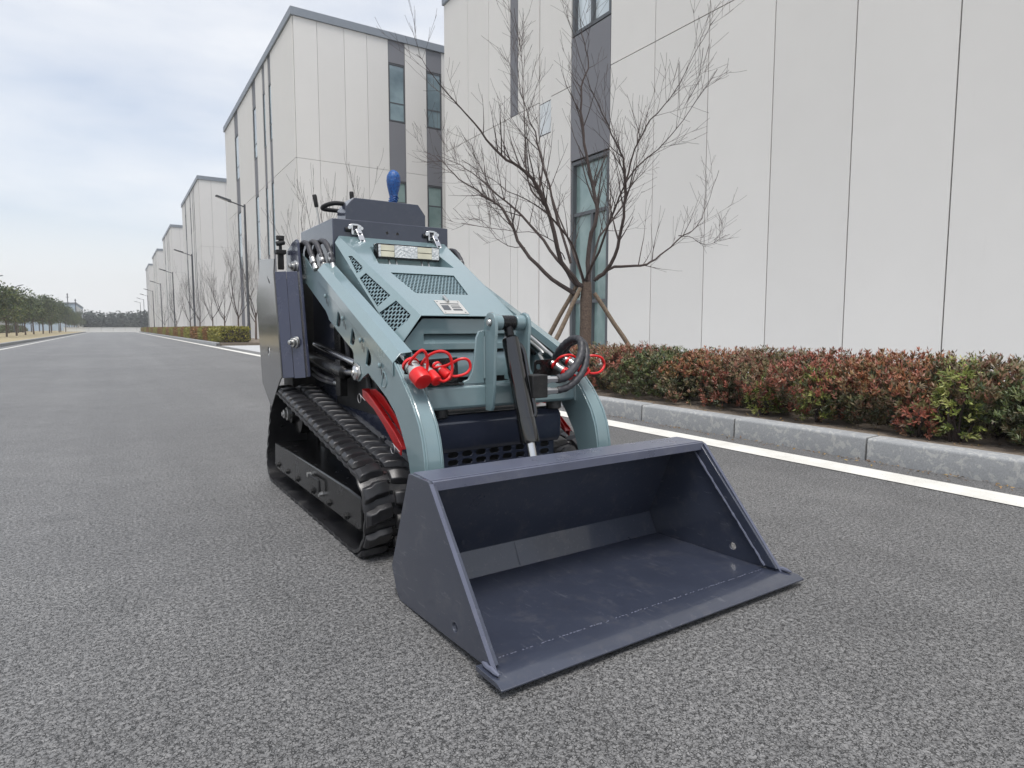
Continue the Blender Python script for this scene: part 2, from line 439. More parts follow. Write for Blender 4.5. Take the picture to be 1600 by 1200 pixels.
# ------------------------------------------------------------------ buildings
def facade(parent, F, cells, zs, mat_panel, name='panel', gap=0.028, th=0.05):
    """cells: list of (a0, a1); zs: list of (z0, z1); each cell one panel"""
    for a0, a1 in cells:
        for z0, z1 in zs:
            MB().mapbox(F, a0 + gap / 2, a1 - gap / 2, z0 + gap / 2, z1 - gap / 2, 0.0, th).obj(name, mat_panel, parent, smooth=False)
def window(parent, F, a0, a1, z0, z1, glass, cols=(), rows=(), fw=0.07, rec=-0.10):
    """frame with mullions at given fractions (cols) and heights (rows)"""
    fr = MB()
    fr.mapbox(F, a0, a0 + fw, z0, z1, rec, 0.03); fr.mapbox(F, a1 - fw, a1, z0, z1, rec, 0.03)
    fr.mapbox(F, a0 + fw, a1 - fw, z0, z0 + fw, rec, 0.028); fr.mapbox(F, a0 + fw, a1 - fw, z1 - fw, z1, rec, 0.028)
    for r in rows: fr.mapbox(F, a0 + fw, a1 - fw, r - fw / 2, r + fw / 2, rec, 0.0)
    w = fr.obj('window', FRAME, parent, smooth=False)
    zz = [z0 + fw] + list(rows) + [z1 - fw]
    for i in range(len(zz) - 1):
        aa = [a0 + fw] + [a0 + (a1 - a0) * c for c in (cols if i < len(zz) - 2 or len(rows) == 0 else ())] + [a1 - fw]
        for j in range(len(aa) - 1):
            MB().mapbox(F, aa[j] + (0.03 if j else 0), aa[j + 1] - (0.03 if j < len(aa) - 2 else 0), zz[i] + 0.02, zz[i + 1] - 0.02, rec - 0.02, rec + 0.03).obj('pane', glass, w, smooth=False)
    for c in cols:
        m = a0 + (a1 - a0) * c
        top = rows[-1] if rows else z1 - fw
        MB().mapbox(F, m - fw / 2, m + fw / 2, z0 + fw, top - fw / 2, rec, -0.004).obj('mullion', FRAME, w, smooth=False)
    return w

Z_MID, Z_TOP = 9.1, 15.75
# nearest building: only its road facade shows
b1 = empty('factory_building', (13.8, 12, 0)); tag(b1, 'large cream panelled factory building rising behind the red hedge', 'building')
b1.location = (0, 0, 0)
F1 = lambda a, z, d: (13.8 - d, a, z)
X1 = MB(); X1.box(13.86, 40, -14, 15.96, 0, 16.3); X1.box(13.86, 40, 18.0, 19.2, 0, 16.3); X1.box(13.86, 40, 19.96, 27.8, 0, 16.3); X1.box(14.3, 40, 15.9, 20.0, 0, 16.3)
X1.obj('wall', LINER, b1, smooth=False)
cells = [(-14 + 2 * k + 0.0, -12 + 2 * k) for k in range(14)] + [(14.0, 15.96)]
facade(b1, F1, cells, [(0.05, Z_MID), (Z_MID, Z_TOP)], PANEL)
facade(b1, F1, [(18.0, 19.2), (21.95, 23.64), (23.64, 25.46), (25.46, 27.8)], [(0.05, Z_MID), (Z_MID, Z_TOP)], PANEL)
facade(b1, F1, [(19.96, 21.4)], [(0.05, Z_MID), (Z_MID, Z_TOP)], PANEL)
facade(b1, F1, [(21.4, 21.95)], [(0.05, Z_MID)], PANEL); facade(b1, F1, [(21.4, 21.95)], [(Z_MID, Z_TOP)], DGREY, 'dark_panel')
facade(b1, F1, [(15.96, 18.0)], [(6.55, 10.65)], DGREY, 'dark_panel')
window(b1, F1, 15.98, 17.98, 0.1, 6.5, GLASS, (0.45,), (1.7, 4.7), 0.11, -0.16)
window(b1, F1, 15.98, 17.98, 10.7, Z_TOP, GLASSP, (0.5,), (14.2,), 0.11, -0.16)
MB().mapbox(F1, 19.23, 19.93, 7.9, 9.0, -0.01, 0.02).obj('reflection_pane', PALEP, b1, smooth=False)  # flush pane coloured as the faint reflection on the glass
facade(b1, F1, [(19.2, 19.96)], [(0.05, 7.88)], PANEL, 'infill_panel', th=0.012)
facade(b1, F1, [(19.2, 19.96)], [(9.02, Z_TOP)], PANEL, 'infill_panel', th=0.012)
MB().mapbox(F1, -14, 27.85, Z_TOP, Z_TOP + 0.42, -0.3, 0.14).obj('roof_capping', CAP, b1, bevel=0.02)

def side_building(y0, y1, label, detail=2):
    b = empty('factory_building', (0, 0, 0)); tag(b, label, 'building', 'row of cream factory buildings along the road')
    MB().box(8.07, 36, y0 + 0.07, y1 - 0.05, 0, 16.0).obj('wall', LINER, b, smooth=False)
    Fr = lambda a, z, d: (8.0 - d, a, z)          # road side
    Fe = lambda a, z, d: (a, y0 - d, z)           # end that looks at the camera
    L = y1 - y0
    # road side: strips at fixed offsets
    st = [(5.0, 5.7), (6.6, 7.3), (9.3, 10.4), (15.7, 17.2)]
    k = L / 21.5
    st = [(y0 + a * k, y0 + c * k) for a, c in st]
    edges = [y0] + [e for s_ in st for e in s_] + [y1]
    pan = [(edges[2 * i], edges[2 * i + 1]) for i in range(len(st) + 1)]
    zs = [(0.05, Z_MID), (Z_MID, Z_TOP)]
    facade(b, Fr, pan, zs, PANEL)
    for a, c in st:
        facade(b, Fr, [(a, c)], [(0.05, 5.0), (9.0, 11.2), (14.3, Z_TOP)], DGREY, 'dark_panel', th=0.02)
        window(b, Fr, a + 0.02, c - 0.02, 11.22, 14.28, GLASSB, (), (12.1,), 0.06, -0.04)
        window(b, Fr, a + 0.02, c - 0.02, 5.02, 8.98, GLASSB, (), (7.4,), 0.06, -0.04)
    ex = [8.0, 9.13, 10.48, 11.66, 12.8]
    facade(b, Fe, [(ex[i], ex[i + 1]) for i in range(4)] + [(13.73, 14.96), (15.87, 17.4), (17.4, 19.2), (19.2, 21)], zs, PANEL, gap=0.016)
    if detail > 1:
        for a, c in ((12.8, 13.73), (14.96, 15.87)):
            facade(b, Fe, [(a, c)], [(0.05, 4.4), (8.6, 11.65), (14.62, Z_TOP)], DGREY, 'dark_panel', th=0.03)
            window(b, Fe, a + 0.02, c - 0.02, 11.67, 14.6, GLASSB, (), (12.62,), 0.06, -0.04)
            window(b, Fe, a + 0.02, c - 0.02, 4.42, 8.58, GLASS, (), (7.5,), 0.06, -0.04)
    else:
        facade(b, Fe, [(12.8, 13.73), (14.96, 15.87)], zs, DGREY, 'dark_panel')
    cap = MB(); cap.box(7.86, 8.3, y0 - 0.14, y1 + 0.1, Z_TOP, 16.12); cap.box(8.3, 36, y0 - 0.14, y0 + 0.3, Z_TOP, 16.12)
    cap.obj('roof_capping', CAP, b)
    return b
side_building(32.5, 54.0, 'tall cream factory building with blue-grey roof edge right behind the loader')
side_building(72.2, 90.0, 'second cream factory building beyond the one behind the loader', 1)
side_building(108, 126, 'third cream factory building down the road, past the second lamp', 1)
side_building(142, 160, 'fourth cream factory building far down the road', 1)
side_building(176, 194, 'farthest cream factory building at the end of the row', 1)

# low buildings and walls on the left and at the end of the road
bb = empty('warehouse'); tag(bb, 'pale blue warehouse far behind the left tree row', 'building')
MB().box(-34, -7.0, 175, 215, 0, 6.2).obj('wall', BLUEBLD, bb, smooth=False)
for k in range(6): MB().box(-34.0 + 4.5 * k, -34.0 + 4.5 * k + 4.46, 174.9, 174.99, 0.1, 5.9).obj('panel', BLUEBLD, bb, smooth=False)
MB().box(-34.2, -6.8, 174.8, 215.2, 6.2, 6.5).obj('roof_edge', CAP, bb)
MB().box(-7.0, -6.94, 176, 214, 0.2, 5.8).obj('end_panel', WHITEW, bb, smooth=False)
for i, (x, h) in enumerate(((-8.3, 8.4), (-6.9, 7.2))):
    o = MB(); o.tube([(x, 172, 0), (x, 172, h)], 0.09, 8); o.box(x - 0.3, x + 0.3, 171.95, 172.05, h - 0.9, h - 0.8); o.box(x - 0.2, x + 0.2, 171.95, 172.05, h - 0.4, h - 0.3)
    tag(o.obj('utility_pole', LAMPP), ('taller' if i == 0 else 'shorter') + ' thin utility pole in front of the blue warehouse', 'pole')
gw = MB().box(-16.5, -16.1, 40, 165, 0, 2.0).obj('boundary_wall', CONC, bevel=0.02); tag(gw, 'long grey boundary wall behind the left tree row', 'wall')
MB().box(-16.6, -16.0, 40, 165, 2.0, 2.1).obj('coping', CAP, gw)
ew = empty('barrier_wall'); tag(ew, 'low white wall closing the far end of the road', 'wall')
for k in range(8): MB().box(-7.2 + 1.8 * k, -7.2 + 1.8 * k + 1.77, 133, 133.2, 0, 0.80).obj('panel', WHITEW, ew, smooth=False)
MB().box(-7.3, 7.3, 132.95, 133.25, 0.80, 0.86).obj('coping', WHITEW, ew)

# ------------------------------------------------------------------ street lamps
def lamp_proto():
    t = empty('street_lamp')
    MB().lathe((0, 0, 0.0), (0, 0, 1), [(0, .13), (.02, .13), (.025, .085), (.9, .082), (.93, .07), (4, .062), (6.95, .05), (7.0, .045)], 12).obj('post', LAMPP, t)
    MB().box(-.16, .16, -.16, .16, 0, 0.02).obj('base_plate', LAMPP, t)
    MB().tube([(0.05, 0, 6.86), (-0.3, 0, 6.97), (-0.72, 0, 7.10)], .032, 8).obj('arm', LAMPP, t)
    h = MB(); Fh = lambda a, b, d: (a, d, b)
    h.plate([(-0.62, 7.035), (-1.34, 7.27), (-1.36, 7.30), (-1.3, 7.335), (-0.66, 7.16)], Fh, -.12, .12)
    hd = h.obj('lamp_head', LAMPP, t, bevel=0.01)
    MB().plate([(-0.80, 7.085), (-1.28, 7.242), (-1.28, 7.234), (-0.80, 7.077)], Fh, -.09, .09).obj('lens', LENS_W, hd)
    return t
lp = lamp_proto()
words = ['nearest', 'second', 'third', 'fourth', 'fifth', 'sixth', 'seventh', 'eighth', 'ninth', 'tenth', 'eleventh', 'twelfth', 'thirteenth', 'fourteenth', 'fifteenth', 'sixteenth', 'seventeenth', 'eighteenth', 'nineteenth', 'twentieth']
for i, y in enumerate((35.3, 61.2, 82, 103.6, 124.9, 143.7, 163.3, 184)):
    o = lp if i == 0 else copy_tree(lp)
    o.location = (6.0, y, 0.1)
    tag(o, words[i] + ' dark street lamp in the row before the factory buildings', 'street lamp', 'street lamps right of the road')
for i, (x, y) in enumerate(((-11.8, 93.3), (-11.7, 112), (-11.9, 150), (-12.2, 184))):
    o = copy_tree(lp); o.location = (x, y, -0.5); o.rotation_euler = (0, 0, pi)
    tag(o, words[i] + ' dark street lamp rising above the left tree row', 'street lamp', 'street lamps left of the road')

ORD = 'first second third fourth fifth sixth seventh eighth ninth tenth eleventh twelfth thirteenth fourteenth fifteenth sixteenth seventeenth eighteenth nineteenth'.split()
TENS = ['', '', 'twenty', 'thirty', 'forty']
def nth(i):
    n = i + 1
    if n < 20: return ORD[n - 1]
    return {20: 'twentieth', 30: 'thirtieth', 40: 'fortieth'}[n] if n % 10 == 0 else TENS[n // 10] + '-' + ORD[n % 10 - 1]
# ------------------------------------------------------------------ vegetation
def leaf_quad(mb, p, d, side, L, W, c, fold=0.25):
    """a pointed leaf: two quads folded along the midrib"""
    d = d.normalized(); s = side - d * side.dot(d)
    if s.length < 1e-4: s = d.orthogonal()
    s.normalize(); n = d.cross(s)
    a = p; m = p + d * L * 0.5; e = p + d * L
    l = m + s * W * 0.5 + n * W * fold; r = m - s * W * 0.5 + n * W * fold
    o = len(mb.v)
    mb.v += [tuple(a), tuple(r), tuple(e), tuple(l)]
    mb.f += [(o, o + 1, o + 2), (o, o + 2, o + 3)]; mb.c += [c, c]
def vary(c, k=0.25):
    f = 1.14 * (1 + random.uniform(-k, k)); return (c[0] * f, c[1] * f * random.uniform(.93, 1.07), c[2] * f)
PAL = {
    'red': [rgb(146, 84, 70), rgb(128, 84, 68), rgb(152, 92, 74), rgb(112, 84, 62), rgb(104, 96, 62)],
    'bronze': [rgb(126, 98, 76), rgb(112, 100, 70), rgb(130, 90, 74), rgb(98, 98, 62), rgb(122, 108, 84)],
    'green': [rgb(90, 102, 60), rgb(76, 88, 54), rgb(102, 108, 64), rgb(112, 98, 68), rgb(66, 76, 52)],
    'lime': [rgb(140, 146, 76), rgb(120, 130, 64), rgb(162, 164, 100), rgb(102, 112, 60)],
    'orange': [rgb(150, 98, 70), rgb(134, 98, 66), rgb(118, 98, 64), rgb(140, 86, 68)],
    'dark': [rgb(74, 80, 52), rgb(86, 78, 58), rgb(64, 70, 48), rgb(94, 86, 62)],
    'clip': [rgb(140, 138, 62), rgb(122, 120, 56), rgb(108, 106, 52), rgb(156, 148, 74)],
    'clipred': [rgb(138, 98, 58), rgb(122, 88, 52), rgb(112, 92, 50), rgb(146, 110, 66)],
}
def sprig(mb, p, ax, pal, n, L, W):
    ax = ax.normalized(); o1 = ax.orthogonal().normalized(); o2 = ax.cross(o1)
    base = random.choice(pal)
    for k in range(n):
        t = 2.4 * k + random.uniform(-.4, .4); el = random.uniform(.45, 1.15)
        out = o1 * cos(t) + o2 * sin(t)
        d = ax * cos(el) + out * sin(el)
        q = p + ax * random.uniform(-.02, .025)
        c = vary(base if random.random() < .75 else random.choice(pal), .28)
        leaf_quad(mb, q, d, out.cross(ax), L * random.uniform(.65, 1.15), W * random.uniform(.8, 1.15), c)

def shrub(name, loc, rx, ry, h, kind, nsp, L, label, group, low=0.0, second=None, sr=None):
    """hedge shrub: woody stems below, sprigs of leaves over an uneven dome"""
    t = empty(name, loc); tag(t, label, 'shrub', group)
    mb = MB(); pal = PAL[kind]; pal2 = PAL[second] if second else pal
    bump = [(random.uniform(0, 6.28), random.uniform(.05, .16)) for _ in range(4)]
    for _ in range(nsp):
        th = random.uniform(0, 2 * pi); u = random.random()
        zf = random.uniform(0.02, 1.0) ** 0.85
        prof = (1 - max(0, zf - .62) ** 2 * 3.2) * (0.84 + 0.16 * min(1, zf / 0.4))
        rad = prof * random.uniform(.55, 1.0) ** .5 * (1 + sum(b * cos((i + 2) * th + a + zf * 3) for i, (a, b) in enumerate(bump)))
        p = Vector((rx * rad * cos(th), ry * rad * sin(th), low + zf * (h - low) * random.uniform(.93, 1.04)))
        ax = Vector((cos(th) * .7 / rx * .4, sin(th) * .7 / ry * .4, .35 + 1.0 * zf)) + Vector((random.uniform(-.4, .4), random.uniform(-.4, .4), random.uniform(-.1, .5)))
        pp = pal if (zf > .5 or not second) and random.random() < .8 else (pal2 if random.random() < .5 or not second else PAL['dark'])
        sprig(mb, p, ax, pp, random.randint(8, 12), L, L * .36)
    for _ in range(max(6, nsp // 45)):                                # long shoots above the clipped line
        th = random.uniform(0, 2 * pi); r = random.uniform(0, .8)
        p = Vector((rx * r * cos(th), ry * r * sin(th), h * random.uniform(.98, 1.10)))
        sprig(mb, p, Vector((random.uniform(-.3, .3), random.uniform(-.3, .3), 1)), pal, 9, L, L * .3)
    mb.obj('foliage', LEAF, t, smooth=False, recalc=False)
    st = MB()
    for _ in range(max(8, nsp // 22)):
        th = random.uniform(0, 2 * pi); r0 = random.uniform(0, .35); r1 = random.uniform(.4, .9)
        a = Vector((rx * r0 * cos(th), ry * r0 * sin(th), 0)); b = Vector((rx * r1 * cos(th + .3), ry * r1 * sin(th + .3), h * random.uniform(.5, .98)))
        m = a.lerp(b, .5) + Vector((random.uniform(-.08, .08), random.uniform(-.08, .08), random.uniform(0, .05)))
        st.tube([a, m, b], 0, 4, False, [.008, .005, .002])
    st.obj('stems', TWIG, t)
    return t

kinds = ['bronze', 'red', 'green', 'bronze', 'orange', 'red', 'bronze', 'orange', 'green', 'red', 'bronze', 'orange', 'red', 'green', 'bronze', 'red']
kdesc = {'bronze': 'bronze leaved', 'red': 'red leaved', 'green': 'dark green', 'orange': 'orange-red leaved', 'lime': 'yellow-green'}
y = 0.15; i = 0; yk = []
while y < 20.0:
    step = 0.52 if y < 7 else (0.8 if y < 12 else 1.3)
    yk.append((y, step)); y += step
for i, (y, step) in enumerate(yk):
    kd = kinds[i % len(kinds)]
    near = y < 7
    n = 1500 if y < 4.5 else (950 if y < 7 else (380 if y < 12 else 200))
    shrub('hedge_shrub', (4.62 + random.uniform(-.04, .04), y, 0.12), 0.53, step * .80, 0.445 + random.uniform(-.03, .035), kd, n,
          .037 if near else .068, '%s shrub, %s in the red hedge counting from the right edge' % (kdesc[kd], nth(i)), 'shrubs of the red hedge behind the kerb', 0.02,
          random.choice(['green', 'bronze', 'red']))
for i, (x, y, h, kd, rr, lb) in enumerate(((4.22, 2.62, .36, 'lime', .13, 'low yellow-green sprout at the hedge foot, right of the bucket'), (4.24, 3.05, .26, 'lime', .12, 'small pale yellow-green sprout at the hedge foot beside the kerb'),
                                       (4.20, 1.72, .44, 'lime', .12, 'upright lime green shoot growing out of the red hedge'), (4.20, 1.92, .22, 'red', .13, 'small bright red shoot low in front of the hedge'),
                                       (4.30, 20.0, .40, 'clip', .35, 'green ground cover at the end of the red hedge beside the driveway'))):
    shrub('hedge_sprout', (x, y, .12), rr, rr, h, kd, 130, .036, lb, 'sprouts at the foot of the red hedge', .02)

# clipped far hedge: one block per colour patch
y = 31.2; i = 0
while y < 129:
    step = 2.2 if y < 60 else 4.5
    kd = ('clip', 'clip', 'clipred', 'clip', 'clipred', 'clipred')[i % 6]
    t = empty('clipped_hedge', (4.75, y + step / 2, .12)); mb = MB()
    for _ in range(3800 if y < 40 else (2200 if y < 60 else 1500)):
        f = random.random()
        if f < .45: p = Vector((random.uniform(-.6, .6), random.uniform(-step / 2, step / 2), .62 + random.uniform(-.05, .05)))
        elif f < .85: p = Vector((-.6 + random.uniform(-.06, .06), random.uniform(-step / 2, step / 2), random.uniform(.03, .62)))
        else: p = Vector((random.uniform(-.6, .6), -step / 2 + random.uniform(-.06, .06), random.uniform(.03, .62)))
        c = vary(random.choice(PAL[kd]), .3)
        d = Vector((random.uniform(-1, .4), random.uniform(-1, .6), random.uniform(-.2, 1)))
        leaf_quad(mb, p, d, Vector((random.uniform(-1, 1), random.uniform(-1, 1), .2)), random.uniform(.08, .15), random.uniform(.05, .08), c)
    mb.obj('foliage', LEAF, t, smooth=False, recalc=False)
    core = MB().box(-.54, .54, -step / 2, step / 2, 0, .58).obj('branch_core', TWIG, t, bevel=.05)
    tag(t, '%s stretch of low clipped hedge, %s one beyond the driveway' % ('yellow-green' if kd == 'clip' else 'brownish', nth(i)), 'hedge', 'sections of the far clipped hedge')
    y += step; i += 1

# bare trees ------------------------------------------------------------
def grow(mb, p, d, L, r, depth, up=0.25, seg=5, spread=0.6, kids=(3, 5), rmin=.0025):
    """a wandering branch with side shoots"""
    pts = [p.copy()]; rad = [r]; q = p.copy(); dd = d.normalized(); n = max(3, int(L / (0.16 if depth else .12)))
    n = min(n, 12)
    for k in range(n):
        dd = (dd + Vector((random.gauss(0, .055), random.gauss(0, .055), random.gauss(up * .22, .045)))).normalized()
        q = q + dd * L / n; pts.append(q.copy()); rad.append(max(rmin, r * (1 - .82 * (k + 1) / n)))
    mb.tube(pts, 0, seg if r > .01 else 4 if r > .005 else 3, False, rad)
    shoots(mb, pts, rad, L, depth, up, spread, kids, rmin)
def shoots(mb, pts, rad, L, depth, up=.25, spread=.6, kids=(3, 5), rmin=.0025, dens=1.0):
    if depth <= 0: return
    n = len(pts) - 1
    for _ in range(int(random.randint(*kids) * dens + .5)):
        t = random.uniform(.22, .98); i = min(n - 1, int(t * n)); f = t * n - i
        p = pts[i].lerp(pts[i + 1], f); d = (pts[i + 1] - pts[i]).normalized()
        o = d.orthogonal().normalized(); o = Matrix.Rotation(random.uniform(0, 2 * pi), 3, d) @ o
        nd = (d * random.uniform(.6, 1) + o * random.uniform(.5, 1) * spread * 1.5 + Vector((0, 0, up * random.uniform(.3, 1.6)))).normalized()
        r = max(rmin, (rad[i] * (1 - f) + rad[i + 1] * f) * random.uniform(.4, .62))
        grow(mb, p, nd, max(.22, L * random.uniform(.32, .68) * (1.15 - .4 * t)), r, depth - 1, up, 4, spread, kids, rmin)

RX, RY = cos(radians(32.21)), -sin(radians(32.21))
FX, FY = sin(radians(32.21)), cos(radians(32.21))
def street_tree():
    t = empty('street_tree', (5.62, 6.99, 0.1)); tag(t, 'bare leafless tree propped by wooden poles beside the red hedge', 'tree')
    def P(px, py, dep): r = (px - 918) * .00905; return Vector((r * RX + dep * FX, r * RY + dep * FY, .45 + (540 - py) * .00888))
    tr = MB()
    tp = [Vector((0.02, 0, -.1)), Vector((0, 0, .3)), Vector((.01, 0, .8)), Vector((.02, .01, 1.1)), Vector((.02, 0, 1.34))]
    tr.tube(tp, 0, 12, True, [.100, .086, .080, .084, .064])
    tr.obj('trunk', BARK, t)
    br = MB()
    limbs = [
        ([(913, 448), (885, 406), (853, 327), (825, 280), (787, 254), (750, 215), (705, 165), (672, 132)], [0, -.1, -.2, -.3, -.4, -.5, -.6, -.7], .068),
        ([(909, 462), (867, 434), (825, 383), (792, 322), (764, 296), (717, 257), (680, 224), (655, 205)], [0, .1, .3, .5, .6, .8, 1.0, 1.1], .058),
        ([(904, 445), (867, 387), (825, 327), (787, 289), (735, 240), (700, 214), (665, 192)], [0, .25, .6, .9, 1.2, 1.5, 1.8], .045),
        ([(922, 440), (927, 373), (932, 327), (925, 261), (913, 187), (909, 135), (920, 93), (913, 56), (902, -10)], [0, .02, .05, .1, .15, .2, .22, .2, .2], .058),
        ([(934, 436), (955, 411), (969, 355), (972, 299), (965, 261), (941, 215), (908, 150), (880, 60)], [0, -.1, -.2, -.25, -.3, -.4, -.5, -.6], .052),
        ([(972, 299), (985, 262), (1003, 220), (1030, 180), (1062, 118), (1082, 80)], [-.25, -.3, -.4, -.5, -.6, -.7], .026),
        ([(932, 438), (960, 417), (1007, 411), (1044, 392), (1077, 359), (1105, 345), (1128, 308), (1147, 243)], [0, .1, .3, .45, .6, .7, .8, .9], .04),
        ([(1077, 359), (1104, 362), (1130, 370), (1170, 352)], [.6, .7, .8, .9], .012),
        ([(895, 411), (857, 280), (840, 200), (822, 130), (818, 40)], [0, .3, .4, .5, .6], .034),
        ([(853, 327), (828, 290), (823, 200), (820, 107), (808, 20)], [-.2, -.1, 0, .1, .2], .026),
        ([(885, 406), (850, 380), (800, 376), (740, 370)], [-.1, -.5, -.9, -1.3], .014),
        ([(920, 440), (945, 360), (990, 300), (1020, 230), (1032, 150)], [0, .5, .9, 1.3, 1.6], .036),
        ([(915, 440), (900, 380), (880, 300), (860, 210), (850, 120)], [0, .6, 1.1, 1.5, 1.8], .036),
        ([(918, 440), (935, 380), (960, 310), (1010, 260), (1060, 190)], [0, -.5, -.9, -1.3, -1.6], .034),
        ([(916, 440), (890, 390), (850, 350), (800, 330), (740, 300)], [0, -.5, -.9, -1.3, -1.6], .03),
        ([(825, 383), (790, 372), (755, 340), (730, 333)], [.3, .3, .35, .4], .012),
    ]
    for px, dep, r in limbs:
        base = [P(x, y_, d) + Vector((random.gauss(0, .02), random.gauss(0, .02), random.gauss(0, .02))) * (0 if k == 0 else 1) for k, ((x, y_), d) in enumerate(zip(px, dep))]
        pts = smooth_pts(base, 4)
        pts = [p + Vector((random.gauss(0, .008), random.gauss(0, .008), random.gauss(0, .007))) * (0 if k == 0 else 1) for k, p in enumerate(pts)]
        n = len(pts); rad = [max(.0035, 0.58 * r * (1 - .93 * k / (n - 1)) ** 1.15) for k in range(n)]
        br.tube(pts, 0, 8 if r > .03 else 6, True, rad)
        L = sum((pts[k + 1] - pts[k]).length for k in range(n - 1))
        shoots(br, pts, rad, max(.7, min(1.25, L * .52)), 2, .30, .62, (3, 4), .0019, dens=1.8 + L * 1.15)
    br.obj('branches', TWIG, t)
    return t
street_tree()
PX, PY = 5.62, 6.99
for i, (rb, db, rt, dt, lb) in enumerate(((-.84, .25, -.10, .04, 'left wooden pole propping the bare tree'), (-.70, -.25, -.08, -.06, 'paler wooden pole leaning on the left of the bare tree trunk'), (.95, -.05, .12, -.03, 'right wooden pole propping the bare tree'))):
    bx, by, tx, ty = rb * RX + db * FX, rb * RY + db * FY, rt * RX + dt * FX, rt * RY + dt * FY
    mb = MB(); a = Vector((PX + bx, PY + by, .05)); b = Vector((PX + tx, PY + ty, 1.42 - .07 * i))
    mb.tube([a.lerp(b, k / 6) + Vector((random.gauss(0, .006), random.gauss(0, .006), 0)) for k in range(7)], 0, 9, True, [.034, .033, .032, .033, .031, .030, .029])
    tag(mb.obj('support_pole', POLE), lb, 'pole', 'poles propping the bare tree')

def small_tree(loc, h, seed, label, lean=0.0, trunks=1, props=False):
    random.seed(seed)
    t = empty('bare_tree', loc); tag(t, label, 'tree', 'young bare trees before the factory buildings')
    tr = MB(); br = MB()
    tr.tube([(0, 0, 0), (.02, 0, h * .16), (.03, .02, h * .30)], 0, 8, True, [.06, .05, .04]); tr.obj('trunk', BARK, t)
    for k in range(6):
        a = 2 * pi * k / 7 + random.uniform(-.3, .3); el = random.uniform(.35, .9)
        d = Vector((cos(a) * sin(el), sin(a) * sin(el), cos(el)))
        grow(br, Vector((.02, 0, h * random.uniform(.18, .30))), d, h * random.uniform(.5, .75), .024, 2, .5, 5, .5, (3, 5), .0045)
    br.obj('branches', TWIG, t)
    return t
small_tree((7.0, 24.5, .1), 6.6, 11, 'young bare tree whose twigs rise just above the loader console')
for i, (x, y) in enumerate(((6.9, 38.5), (6.9, 44.5), (6.9, 50.5), (6.9, 57), (6.9, 66), (6.9, 75), (6.9, 92), (6.9, 114))):
    small_tree((x, y, .1), 5.2, 20 + i, '%s bare tree in the row beyond the driveway' % words[i])
random.seed(99)

# evergreen trees on the left -------------------------------------------
def evergreen(n=2600, h=4.4, rad=1.75):
    t = empty('evergreen_tree'); mb = MB(); tr = MB()
    tr.tube([(0, 0, 0), (.03, 0, .9), (0, .03, 1.9), (0, 0, 3.0)], 0, 8, True, [.075, .065, .055, .025])
    lobes = []
    for _ in range(26):
        a = random.uniform(0, 2 * pi); rr = rad * random.uniform(.1, .78); z = random.uniform(1.75, h - .55)
        rr *= 1 - .45 * max(0, (z - 2.6) / (h - 2.6))
        lobes.append((Vector((rr * cos(a), rr * sin(a), z)), random.uniform(.42, .75)))
        tr.tube([(0, 0, 1.3 + random.uniform(0, .8)), (rr * .5 * cos(a), rr * .5 * sin(a), z * .8), lobes[-1][0]], 0, 4, False, [.035, .022, .01])
    tr.obj('trunk', BARK, t)
    pal = [rgb(76, 90, 54), rgb(62, 76, 48), rgb(92, 104, 60), rgb(104, 108, 64), rgb(56, 68, 46)]
    for _ in range(n):
        c, r = random.choice(lobes)
        v = Vector((random.gauss(0, 1), random.gauss(0, 1), random.gauss(.15, .8))).normalized() * r * random.uniform(.6, 1.05)
        d = v.normalized() + Vector((random.uniform(-.7, .7), random.uniform(-.7, .7), random.uniform(-.6, .5)))
        leaf_quad(mb, c + v, d, Vector((random.uniform(-1, 1), random.uniform(-1, 1), random.uniform(-1, 1))), random.uniform(.14, .26), random.uniform(.09, .14), vary(random.choice(pal), .3))
    mb.obj('crown', LEAF, t, smooth=False, recalc=False)
    return t
evs = [evergreen(), evergreen(2400, 4.2, 1.6), evergreen(2700, 4.6, 1.8)]
k = 0
for row, (x, ys) in enumerate(((-6.9, [54 + 6.4 * j + .12 * j * j for j in range(17)]), (-10.6, [56 + 7.0 * j + .15 * j * j for j in range(13)]))):
    for j, y in enumerate(ys):
        src = evs[k % 3]; o = src if k < 3 else copy_tree(src); k += 1
        o.location = (x + random.uniform(-.3, .3), y + random.uniform(-.5, .5), .1); o.rotation_euler = (0, 0, random.uniform(0, 6.28))
        s = random.uniform(.78, 1.0); o.scale = (s, s, s * random.uniform(.92, 1.08))
        tag(o, '%s round evergreen tree of the %s row left of the road' % (words[j], 'front' if row == 0 else 'back'), 'tree', 'evergreen trees on the left lawn')
lh = empty('lawn_hedge', (-12.6, 0, .1)); mb = MB()
for _ in range(9000):
    p = Vector((random.uniform(-.6, .6), random.uniform(50, 131), 0)); p.z = .9 * (1 - (p.x / .75) ** 2) * random.uniform(.2, 1)
    leaf_quad(mb, p, Vector((random.uniform(-.3, 1), random.uniform(-1, .5), random.uniform(0, 1))), Vector((random.uniform(-1, 1), random.uniform(-1, 1), .2)), random.uniform(.2, .4), .2, vary(rgb(84, 92, 52), .3))
mb.obj('foliage', LEAF, lh, smooth=False, recalc=False); MB().box(-.4, .4, 50, 131, 0, .55).obj('branch_core', TWIG, lh, bevel=.1)
tag(lh, 'low green hedge behind the left evergreen trees', 'hedge')
wd = MB(); pal = [rgb(64, 74, 66), rgb(54, 64, 58), rgb(72, 80, 70)]
